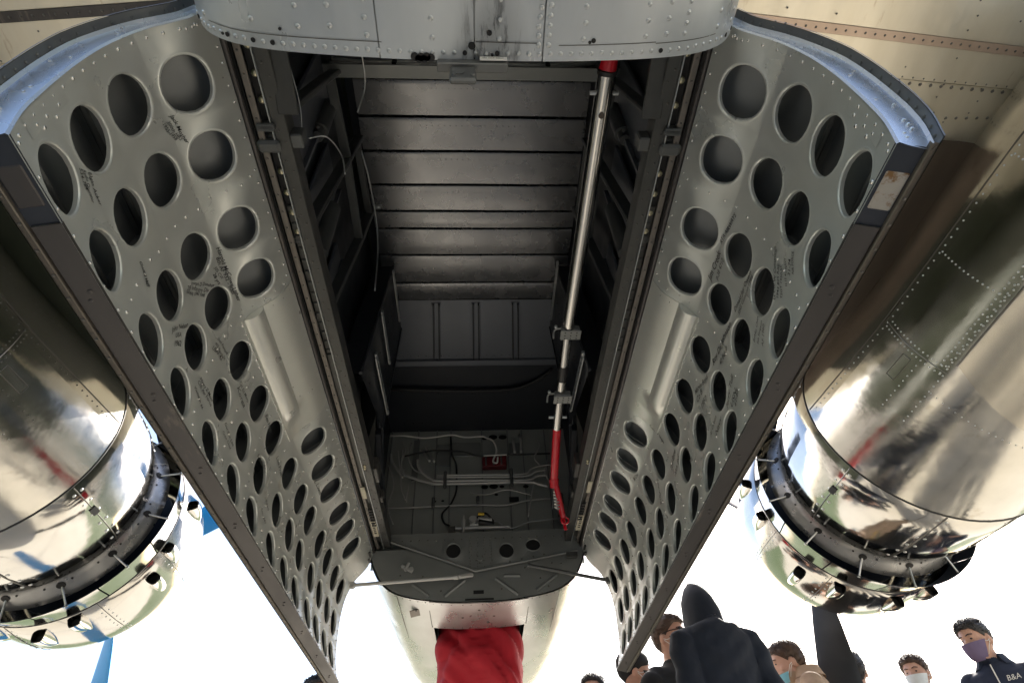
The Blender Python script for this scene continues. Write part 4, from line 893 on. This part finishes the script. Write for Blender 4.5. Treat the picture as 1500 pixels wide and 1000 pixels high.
# ================================================================ loose things
PO = empty('support_pole', (.38, .6, 2.17), 'silver telescoping pole with red end fittings lying along the right side of the bay', 'pole')
def L0(p): return (p[0]-.38, p[1]-.6, p[2]-2.17)
def poletube(nm, a, c, r, m, r2=None):
    b = MB(); b.tube([L0(a), L0(c)], [r, r2 or r], 20); return b.build(nm, m, PO, 60)
P0 = Vector((.38, .62, 2.185)); P1 = Vector((.38, 1.66, 2.215)); P2 = Vector((.38, 2.06, 2.175)); P3 = Vector((.38, 2.24, 2.145)); P4 = Vector((.38, 2.52, 2.04))
poletube('outer_tube', P0, P1, .027, 'tube'); poletube('middle_tube', P1, P2, .0215, 'tube'); poletube('inner_tube', P2, P3, .0205, 'tube')
poletube('black_band', P1.lerp(P2, .48), P1.lerp(P2, .70), .0222, 'rubber'); poletube('red_tube', P3, P4, .020, 'red'); poletube('end_collar', P0-Vector((0, .012, .0)), P0, .029, 'rubber')
b = MB(); b.tube([L0(P0-Vector((0, .01, 0))), L0((.385, .575, 2.19)), L0((.40, .50, 2.21))], [.026, .022, .012], 14); b.build('red_end_cone', 'red', PO, 60)
b = MB(); b.tube([L0(P4), L0(P4+Vector((0, .03, -.03)))], [.024, .022], 14); b.tube(smooth_path([L0(P4+Vector((.01, .02, -.03))), L0((.405, 2.58, 1.93)), L0((.415, 2.6, 1.87))]), .014, 10); b.tube([L0((.415, 2.6, 1.87)), L0((.42, 2.6, 1.81))], .008, 8)
for k in range(10): 
    A = 2*math.pi*k/10; 
b.tube([L0((.42+.018*math.cos(a), 2.595, 1.855+.018*math.sin(a))) for a in np.linspace(0, 2*math.pi, 13)], .005, 6); b.build('red_hook', 'red', PO, 60)
b = MB(); b.tube([L0((.385+.012*math.cos(a*1.0), 2.555+.0012*a*.3, 2.0-.0025*a+.0*math.sin(a)))for a in np.arange(0, 40, .5)], .003, 5); b.build('spring', 'rivetgrey', PO, 60)
for t, w in ((P1, .085), (P1.lerp(P2, .93), .082)):
    b = MB(); b.box(L0(t+Vector((.008, 0, -.03))), (w, .052, .006), bev=.002); b.box(L0(t+Vector((.008, .0, -.01))), (w*.9, .05, .03), bev=.004)
    bb = b.build('clamp_plate', 'bulk', PO, 30)
    b = MB()
    for ix in (-1, 0, 1):
        for iy in (-1, 0, 1): b.disc(L0(t+Vector((.008+ix*.024, iy*.016, -.0335))), (0, 0, -1), .003, 8, th=.001)
    b.build('clamp_hole', 'black', PO, 0, kind='stuff')
    b = MB(); b.tube(smooth_path([L0(t+Vector((-.03, -.02, -.01))), L0(t+Vector((-.055, 0, 0))), L0(t+Vector((-.06, .03, -.02)))]), .004, 6); b.ball(L0(t+Vector((-.052, -.02, .0))), .008); b.build('wing_nut', 'rivetgrey', PO, 60)
b = MB()
for q, s_ in ((P0+Vector((0, .055, 0)), .0), (P3-Vector((0, .06, -.018)), 0)):
    b.tube([L0(q+Vector((-.042, 0, 0))), L0(q+Vector((.042, 0, 0)))], .007, 8)
b.build('cross_pin', 'rivetgrey', PO, 60, split=1)
b = MB(); b.disc(L0(P0+Vector((-.004, .11, -.0265))), (0, -.2, -1), .009, 12, th=.002); b.disc(L0(P3+Vector((-.002, -.07, -.0035))), (0, -.2, -1), .007, 12, th=.002); b.build('pin_hole', 'fillet', PO, 0, split=1)

# red cloth bundle hanging from the nose hatch
RC = MB(); nT, nZ = 64, 40; rows = []
for j in range(nZ+1):
    t = j/nZ; z = 1.80-.42*t; row = []
    for i in range(nT):
        a = 2*math.pi*i/nT
        w = .250+.012*t; d = (.30+.10*math.sin(math.pi*min(1, t*1.1)))
        if t > .9: k = math.sqrt(max(0, 1-((t-.9)/.1)**2)); w *= .25+.75*k; d *= .25+.75*k
        ca, sa = math.cos(a), math.sin(a); e = .75
        x = w*math.copysign(abs(ca)**e, ca); y = d*math.copysign(abs(sa)**e, sa)
        p = Vector((x, y, z))
        f = .020*noise.noise(Vector((x*9, z*5+2*x, y*4)))+.022*math.sin(22*z+9*x+3*noise.noise(Vector((x*5, y*5, z*5))))*max(0, min(1, t*3))++.026-.050*(1-abs(noise.noise(Vector((x*5+4+z*3, z*9+x*7, y*3)))))**3
        cre = -.035*math.exp(-((x+.10+.25*(t-.2))/.03)**2)*(1 if y < 0 else 0)*min(1, t*4)
        nrm = Vector((ca, sa, 0)); p += nrm*(f+cre)*(1-.72*abs(ca)**3)*min(1, .25+t*2.2); row.append((p.x, p.y+3.86, p.z))
    rows.append(row)
RC.grid(rows, closed=True); RC.add([(0, 3.86, 1.80)]+[rows[0][i] for i in range(nT)], [(0, i+1, (i+1) % nT+1) for i in range(nT)]); RC.add([(0, 3.86, 1.38)]+[rows[-1][i] for i in range(nT)], [(0, i+1, (i+1) % nT+1) for i in range(nT)])
RC.v = [(x, y-3.86, z) for x, y, z in RC.v]
rc = RC.build('red_cloth_bundle', cloth('red_cotton', (.44, .005, .020), (.36, .004, .016), .8, .0015, 60), None, 180); rc.location = (0, 3.86, 0)
rc['label'] = 'bright red cloth bundle bulging down out of the belly hatch'; rc['category'] = 'cloth'
# ================================================================ people
SK = mat('skin_tone', (.52, .30, .22), 0, .5, (.46, .25, .18), 30, .7)
HEAD = [(1.545, -.035, .030, .035), (1.556, -.030, .043, .055), (1.575, -.024, .053, .074), (1.605, -.014, .062, .088), (1.64, -.004, .069, .097), (1.675, .003, .0745, .101), (1.71, .007, .075, .099), (1.735, .008, .071, .091), (1.757, .008, .060, .075), (1.772, .008, .042, .052), (1.78, .008, .016, .02)]
_hz = [h[0] for h in HEAD]
def hsurf(th, z, off=0.0):
    cy = np.interp(z, _hz, [h[1] for h in HEAD]); rx = np.interp(z, _hz, [h[2] for h in HEAD])+off; ry = np.interp(z, _hz, [h[3] for h in HEAD])+off
    return Vector((rx*math.sin(th), cy-ry*math.cos(th), z+(off*.8 if z > 1.73 else 0)))
def person(x, y, H, rz, label, top, trouser, arms='down', hyaw=0, hpitch=0, hair=None, hairlow=1.62, beard=None, mask=None, maskz=(1.548, 1.655), glasses=False, cap=None, hood=None, bulk=1.0, collar=None, lean=0, group='people standing beside the aircraft', skin=SK, longhair=False, neckz=1.515, hdrop=(0, -.012, -.028)):
    root = empty('person', (x, y, 0), label, 'person', rz, group); k = H/1.78; root.scale = (1, 1, 1)
    Rh = Matrix.Translation((hdrop[0], .01+hdrop[1], 1.55+hdrop[2])) @ Matrix.Rotation(hyaw, 4, 'Z') @ Matrix.Rotation(hpitch, 4, 'X') @ Matrix.Translation((0, -.01, -1.55))
    def T(p, head=False):
        p = Vector(p)
        if head: p = Rh @ p
        p.y += -lean*max(0, p.z-.9); return p*k
    b = MB()
    bw = bulk
    b.rings([(0, 0, .80, .15, .10), (0, .0, .88, .172*bw, .122*bw), (0, 0, .98, .165*bw, .118*bw), (0, -.005, 1.10, .155*bw, .112*bw), (0, -.008, 1.24, .172*bw, .120*bw), (0, -.002, 1.35, .188*bw, .120*bw), (0, .006, 1.42, .175*bw, .104), (0, .012, 1.465, .118, .084), (0, .012, 1.485, .075, .068), (0, .012, 1.495, .05, .05)], 24)
    nkp = Rh @ Vector((0, .006, 1.60)); b.tube([(0, .012, 1.45), (0, .010, 1.48), (Vector((0, .010, 1.48))+nkp)/2, nkp], [.062, .060, .056, .054], 16)
    nh0 = len(b.v)
    b.rings([(0, cy, z, rx, ry) for z, cy, rx, ry in HEAD], 24)
    b.tube([(0, -.085, 1.69), (0, -.103, 1.662), (0, -.118, 1.640), (0, -.100, 1.628)], [.010, .012, .0145, .012], 8)      # nose
    b.tube([(-.04, -.078, 1.695), (0, -.092, 1.697), (.04, -.078, 1.695)], [.010, .012, .010], 8)                           # brow
    b.tube([(-.022, -.088, 1.597), (0, -.096, 1.599), (.022, -.088, 1.597)], [.007, .009, .007], 8)                         # lips
    for s in (-1, 1): b.ball((s*.078, .014, 1.648), (.012, .02, .033)); b.ball((s*.05, -.062, 1.64), (.018, .016, .016))
    nh1 = len(b.v)
    hands = []
    for s in (-1, 1):
        sh = (s*.172*max(bw, 1)**.5, .008, 1.405)
        if arms == 'crossed': el = (s*.255, -.05, 1.13); wr = (-s*.035, -.195, 1.19+.035*s); hd = Vector((-s, .1, .12))
        elif arms == 'pocket': el = (s*.208, .045, 1.13); wr = (s*.13, -.15, 1.02); hd = Vector((-s*.6, -.3, -.3))
        elif arms == 'hip': el = (s*.30, .06, 1.14); wr = (s*.19, -.06, .99); hd = Vector((-s*.4, -.3, -.6))
        elif arms == 'hold': el = (s*.25, -.02, 1.12); wr = (s*.10, -.27, 1.16); hd = Vector((-s*.4, -.8, .2))
        else: el = (s*.235, .03, 1.13); wr = (s*.245, -.03, .89); hd = Vector((0, -.12, -1))
        g = max(bw, 1)
        b.tube(smooth_path([(s*.09, .01, 1.42), sh, Vector(sh).lerp(Vector(el), .5), el, Vector(el).lerp(Vector(wr), .5), wr], 4), [.05*g]*4+[.062*g]*4+[.057*g]*4+[.050*g]*4+[.046*g]*4+[.037], 14)
        hd.normalize(); w0 = Vector(wr); sd = hd.cross(Vector((0, 0, 1))); sd = sd.normalized() if sd.length > .1 else Vector((0, 1, 0)); nm = sd.cross(hd)
        b.tube([w0, w0+hd*.05, w0+hd*.095], [.028, .034, .030], 10, ell=(1, .62)); hands.append(w0+hd*.09)
        for q, fl in enumerate((.070, .080, .075, .058)):
            o_ = w0+hd*.085+sd*(-.026+.0175*q); b.tube([o_, o_+hd*fl*.5, o_+hd*fl*.8+nm*.016, o_+hd*fl+nm*.034], [.0095, .009, .0085, .007], 8)
        o_ = w0+hd*.03-sd*.026; b.tube([o_, o_+hd*.03-sd*.025, o_+hd*.062-sd*.03+nm*.012], [.012, .011, .008], 8)
        hx_ = s*.088
        b.tube(smooth_path([(hx_, 0, .90), (hx_*1.08, -.005, .68), (s*.10, -.012, .48), (s*.102, .012, .28), (s*.102, .018, .08)], 4), [.098]*4+[.086]*4+[.066]*4+[.060]*4+[.048], 14)
        b.tube([(s*.102, .055, .045), (s*.104, -.03, .05), (s*.108, -.13, .036), (s*.11, -.185, .030)], [.04, .046, .043, .026], 12, ell=(1, .85))
    V = [T(p, nh0 <= i < nh1) for i, p in enumerate(b.v)]
    handsT = [T(h) for h in hands]
    me = bpy.data.meshes.new('person_body'); me.from_pydata([tuple(v) for v in V], [], b.f); me.update()
    tmp = bpy.data.objects.new('tmp', me); COL.objects.link(tmp)
    rm = tmp.modifiers.new('r', 'REMESH'); rm.mode = 'VOXEL'; rm.voxel_size = .0088; sm = tmp.modifiers.new('s', 'SMOOTH'); sm.factor = .5; sm.iterations = 3
    dg = bpy.context.evaluated_depsgraph_get(); body = bpy.data.meshes.new_from_object(tmp.evaluated_get(dg)); bpy.data.objects.remove(tmp)
    body.name = 'body'; body.materials.clear()
    for m in (skin, top, trouser, M_['rubber']): body.materials.append(m)
    co = np.empty(len(body.vertices)*3); body.vertices.foreach_get('co', co); co = co.reshape(-1, 3)
    # cloth folds on the garments
    no = np.empty(len(body.vertices)*3); body.vertices.foreach_get('normal', no); no = no.reshape(-1, 3)
    zz = co[:, 2]/k; hnd = np.array([np.array(h) for h in handsT])
    hd_ = np.min(np.linalg.norm(co[:, None, :]-hnd[None], axis=2), axis=1)
    isT = (zz < neckz) & (hd_ > .10); ph = rng.random()*9
    fold = .0025*np.sin(co[:, 2]*52-np.abs(co[:, 0])*40+ph)+.0035*np.sin(co[:, 2]*34+co[:, 0]*17+ph)*np.sin(co[:, 0]*13+co[:, 1]*19+ph)+.002*np.sin(co[:, 2]*61+co[:, 0]*43+co[:, 1]*20)
    co2 = co+no*((fold+.006)*isT)[:, None]; body.vertices.foreach_set('co', co2.ravel())
    mi = []
    for p in body.polygons:
        c = np.mean(co[list(p.vertices)], axis=0); z = c[2]/k; dh = np.min(np.linalg.norm(hnd-c, axis=1))
        if z > neckz or dh < .095: mi.append(0)
        elif z < .085: mi.append(3)
        elif z < .93 and (abs(c[0])/k < .19): mi.append(2)
        else: mi.append(1)
    body.polygons.foreach_set('material_index', mi); body.polygons.foreach_set('use_smooth', [True]*len(mi)); body.update()
    bo = link('body', body, root)
    def hp(th, z, off): return T(hsurf(th, z, off), True)
    # eyes
    for s in (-1, 1):
        b = MB(); b.ball(T((s*.031, -.0835, 1.676), True), (.0095*k, .008*k, .0055*k), 8, 5); b.build('eye', M_['ink'], root, 180)
        b = MB(); b.tube([T((s*.015, -.098, 1.697), True), T((s*.032, -.095, 1.703), True), T((s*.052, -.078, 1.697), True)], .0030*k, 6); b.build('eyebrow', hair or M_['ink'], root, 180)
    def shell(nm, m, zlow_f, off, nz=12, nth=36, jit=.004, spikes=0, fr=14):
        b = MB(); rows = []
        for j in range(nz+1):
            row = []
            for i in range(nth):
                th = 2*math.pi*i/nth; zl = zlow_f(th); z = zl+(1.781-zl)*(j/nz)**.8
                o_ = off*(min(1, .15+j/2.0))+jit*noise.noise(Vector((math.sin(th)*fr*.5, math.cos(th)*fr*.5, z*fr*2)))*(1 if j else .3)
                row.append(hp(th, z, o_))
            rows.append(row)
        b.grid(rows, closed=True); b.add([hp(0, 1.785, off)]+rows[-1], [(0, i+1, (i+1) % nth+1) for i in range(nth)])
        for _ in range(spikes):
            th = rng.random()*2*math.pi; zl = zlow_f(th); z = zl+(1.78-zl)*rng.random()**.6
            p = hp(th, z, off*.7); q = hp(th+rng.normal()*.12, z-.012+rng.random()*.03, off+.002+.007*rng.random())+Vector((rng.normal()*.006, rng.normal()*.006, rng.random()*.008))
            w = .0035; d_ = (q-p).orthogonal().normalized()*w; e_ = (q-p).cross(d_).normalized()*w
            b.add([p+d_, p-d_*.5+e_, p-d_*.5-e_, q], [(0, 1, 3), (1, 2, 3), (2, 0, 3)])
        return b.build(nm, m, root, 180)
    def hl(th):
        a = abs((th+math.pi) % (2*math.pi)-math.pi)
        return float(np.interp(a, [0, .7, 1.1, 1.45, 1.62, 1.9, 2.4, 3.15], [1.735, 1.73, 1.70, 1.665, 1.69, 1.645, hairlow-.015, hairlow-.03]))
    if hair is not None and hood is None and cap is None: shell('hair', hair, hl, .013, 14, 48, .007, 900, 30)
    if longhair:
        b = MB(); rows = []
        for j in range(9):
            z = 1.70-.035*j; rows.append([T((.094*math.sin(t)*(1+.04*math.sin(9*t+j)), .02-.115*math.cos(t)*(1+.04*math.sin(7*t)), z), True) for t in np.linspace(1.35, 2*math.pi-1.35, 22)])
        b.grid(rows); b.build('hair_length', hair, root, 180)
    if cap is not None: shell('beanie', cap, lambda th: float(np.interp(abs((th+math.pi) % (2*math.pi)-math.pi), [0, 1.2, 1.6, 3.15], [1.705, 1.68, 1.655, 1.60])), .017, 12, 36, .003, 0)
    if mask is not None:
        b = MB(); z0, z1 = maskz; rows = []
        for j in range(9):
            t = j/8; row = []
            for i in range(15):
                th = -1.25+2.5*i/14; c = math.cos(th*1.15); zz_ = z0+(z1-z0)*t; zz_ = zz_*1.0+(.012*(1-t) if abs(th) > .8 else 0)
                edge = min(1, (1.3-abs(th))/.5)
                row.append(hp(th*(.85+.15*t), max(zz_, 1.546), .013+.030*max(0, c)**3*math.sin(math.pi*(.22+.5*t))**.6*edge+.0016*math.sin(t*25)))
            rows.append(row)
        b.grid(rows); b.build('face_mask', mask, root, 60)
        b = MB()
        for s in (-1, 1):
            for zz_ in (maskz[1]-.01, maskz[0]+.025): b.tube([hp(s*1.2, zz_, .007), hp(s*1.45, 1.64 if zz_ > 1.6 else 1.62, .012), hp(s*1.72, 1.655, .014)], .002, 5)
        b.build('mask_loop', M_['white'], root, 180)
    if glasses:
        b = MB()
        for s in (-1, 1):
            b.grid([[hp(s*(.10+.5*i/5), 1.664+.034*j/2, .019-.004*abs(j-1)) for i in range(6)] for j in range(3)]); b.tube([hp(s*.55, 1.69, .014), hp(s*1.1, 1.685, .010), hp(s*1.6, 1.675, .012)], .003, 5)
        b.build('sunglasses', M_['black'], root, 60)
    if hood is not None:
        b = MB(); rows = []
        H_ = [(1.43, .02, .150, .115), (1.48, .02, .122, .105), (1.53, .014, .102, .105), (1.59, .010, .094, .114), (1.65, .012, .093, .120), (1.71, .016, .086, .114), (1.755, .018, .072, .098), (1.795, .016, .052, .076), (1.83, .008, .030, .048), (1.858, .0, .010, .016)]
        for z, cy, rx, ry in H_:
            rows.append([T((rx*math.sin(t)*(1+.035*math.sin(4*t+z*52)+.02*math.sin(9*t-z*70)), .012+cy-ry*math.cos(t), z+.006*math.sin(3*t+z*30)), True) for t in np.linspace(.62, 2*math.pi-.62, 30)])
        b.grid(rows); b.grid([[rows[i][j] for i in range(len(rows))] for j in (0,)]+[[Vector(rows[i][0])*.5+Vector(rows[i][-1])*.5+(T((0, .03, 1.6), True)-T((0, 0, 1.6), True)) for i in range(len(rows))]])
        b.build('hood', hood, root, 60)
    if collar is not None:
        b = MB(); rows = []
        for z, rx, ry in ((1.452, .118, .095), (1.49, .088, .083), (1.525, .076, .078), (1.535, .082, .083), (1.50, .098, .094), (1.470, .122, .105)):
            rows.append([T((rx*math.sin(t), .014-ry*math.cos(t)+(.03 if abs(t-math.pi) > 2.6 else 0), z-(.03 if abs(t-math.pi) > 2.5 else 0))) for t in np.linspace(.25, 2*math.pi-.25, 26)])
        b.grid(rows); b.build('collar', collar, root, 60)
    return root, T, k
def face_to(x, y, tx, ty): return math.atan2(tx-x, -(ty-y))      # rotation that turns -Y towards a point
navy = cloth('navy_fleece', (.011, .015, .028)); navy2 = cloth('dark_navy_jersey', (.018, .026, .055)); blk = cloth('black_cotton', (.012, .013, .016)); tan_ = cloth('tan_flight_suit', (.42, .29, .20), (.36, .25, .17)); jeans = cloth('dark_trousers', (.03, .035, .05)); char = cloth('charcoal_shirt', (.025, .027, .034))
hb = mat('brown_hair', (.045, .022, .012), 0, .5, (.07, .036, .02), 40, .8); hk = mat('black_hair', (.012, .010, .012), 0, .45, (.025, .02, .02), 40, .8); hm = mat('auburn_hair', (.07, .03, .018), 0, .5, (.10, .045, .025), 40, .8)
mw = cloth('white_mask', (.74, .78, .80), rough=.8, bump=0); mpu = cloth('purple_mask', (.16, .12, .22), rough=.8, bump=.001); mblu = cloth('blue_surgical_mask', (.25, .58, .72), rough=.8, bump=0); mbk = cloth('black_mask', (.012, .012, .014), rough=.8, bump=0)
person(1.20, 3.14, 1.83, rad(188), 'person in dark navy hoodie with the pointed hood up, seen from behind', navy, jeans, 'pocket', hood=navy, hair=hk, bulk=1.0, hpitch=rad(18), hdrop=(0, -.06, -.105))
person(1.15, 3.74, 1.80, rad(25), 'person with dark glasses and black mask half hidden behind the hooded figure', blk, jeans, 'down', hyaw=rad(20), hair=hb, mask=mbk, glasses=True)
p, T, k = person(1.00, 4.18, 1.74, rad(60), 'person in black beanie and black shirt below the lower tip of the right bay door', blk, jeans, 'hold', cap=blk, mask=mbk, hyaw=rad(30), collar=blk)
b = MB(); V, Fc = text_mesh('CREW', .035, 0); b.add([T((.04+v[0], -.132, 1.36+v[1])) for v in V], Fc); b.build('shirt_lettering', 'white', p, 0)
person(1.27, 4.33, 1.68, rad(75), 'person with reddish brown hair low beside the hooded figure', char, jeans, 'down', hair=hm, longhair=True, hairlow=1.58)
person(.80, 4.60, 1.72, rad(-20), 'person whose dark curly hair just shows near the bottom edge under the nose', char, jeans, 'down', hair=hk)
person(-1.08, 4.35, 1.72, rad(40), 'person whose dark head just shows below the tip of the left bay door', char, jeans, 'down', hair=hk, mask=cloth('maroon_mask', (.16, .03, .03), bump=0))
p, T, k = person(2.24, 4.34, 1.88, rad(-115), 'person in tan flight suit with yellow back lettering and blue mask under the chin', tan_, tan_, 'hip', hyaw=rad(10), hpitch=rad(12), hdrop=(0, -.05, -.085), hair=hb, mask=mblu, maskz=(1.546, 1.612), collar=tan_, bulk=1.08, lean=.03)
M_['yellowprint'] = mat('yellow_print', (.75, .50, .04), 0, .7)
b = MB(); V, Fc = text_mesh('FLYING CREW', .062, 0); wd = max(v[0] for v in V)
def arc(v, R=.24):
    u = (v[0]-wd/2)/R; xx = (R+v[1])*math.sin(u); zz = (R+v[1])*math.cos(u)-R
    return (-xx, .140-.9*abs(xx)**2, 1.355+zz)
b.add([T(arc(v)) for v in V], Fc); b.build('back_lettering', 'yellowprint', p, 0)
b = MB()
for q in range(14): xx = -.12+.24*q/13; b.ball(T((xx, .128-.3*xx*xx, 1.25+.02*math.sin(q*1.7))), .012, 6, 4)
b.build('back_emblem', mat('green_print', (.03, .12, .08), 0, .7), p, 60)
b = MB(); b.box(T((.238, .02, 1.30)), (.012, .08, .05)); b.build('flag_patch', 'white', p, 0); b = MB(); b.box(T((.243, .038, 1.31)), (.012, .035, .025)); b.build('flag_canton', mat('flag_blue', (.02, .03, .25), 0, .7), p, 0)
b = MB()
for q in range(3): b.box(T((.2425, .008, 1.285+.012*q)), (.012, .05, .005))
b.build('flag_stripe', mat('flag_red', (.4, .03, .04), 0, .7), p, 0)
person(2.715, 4.60, 1.79, rad(160), 'person in dark clothing standing behind the black propeller blade', blk, jeans, 'down', hair=hk)
person(3.27, 4.72, 1.78, rad(-40), 'person with short brown hair in white mask and dark shirt', char, jeans, 'down', hyaw=rad(-12), hpitch=rad(4), hair=hb, mask=mw)
p, T, k = person(3.40, 4.12, 1.83, rad(-48), 'person with arms crossed in navy quarter zip and purple mask', navy2, jeans, 'crossed', hyaw=rad(-25), hpitch=rad(10), hair=hk, mask=mpu, collar=navy2, bulk=1.04)
b = MB(); b.tube([T((.0, -.115, 1.47)), T((0, -.136, 1.38)), T((0, -.138, 1.31))], .004, 6); b.build('zip', 'white', p, 60)
b = MB(); V, Fc = text_mesh('Blue Sky', .024, 0); b.add([T((-.13+v[0], -.137, 1.355+v[1])) for v in V], Fc); V, Fc = text_mesh('B&A', .042, .2); b.add([T((.045+v[0], -.139, 1.365+v[1])) for v in V], Fc); b.build('chest_lettering', 'white', p, 0)
b = MB(); b.box(T((.235, -.02, 1.345)), (.014, .10, .04), Matrix.Rotation(.25, 3, 'Y')); b.build('sleeve_patch', mat('pale_blue_patch', (.45, .58, .75), 0, .7), p, 0)
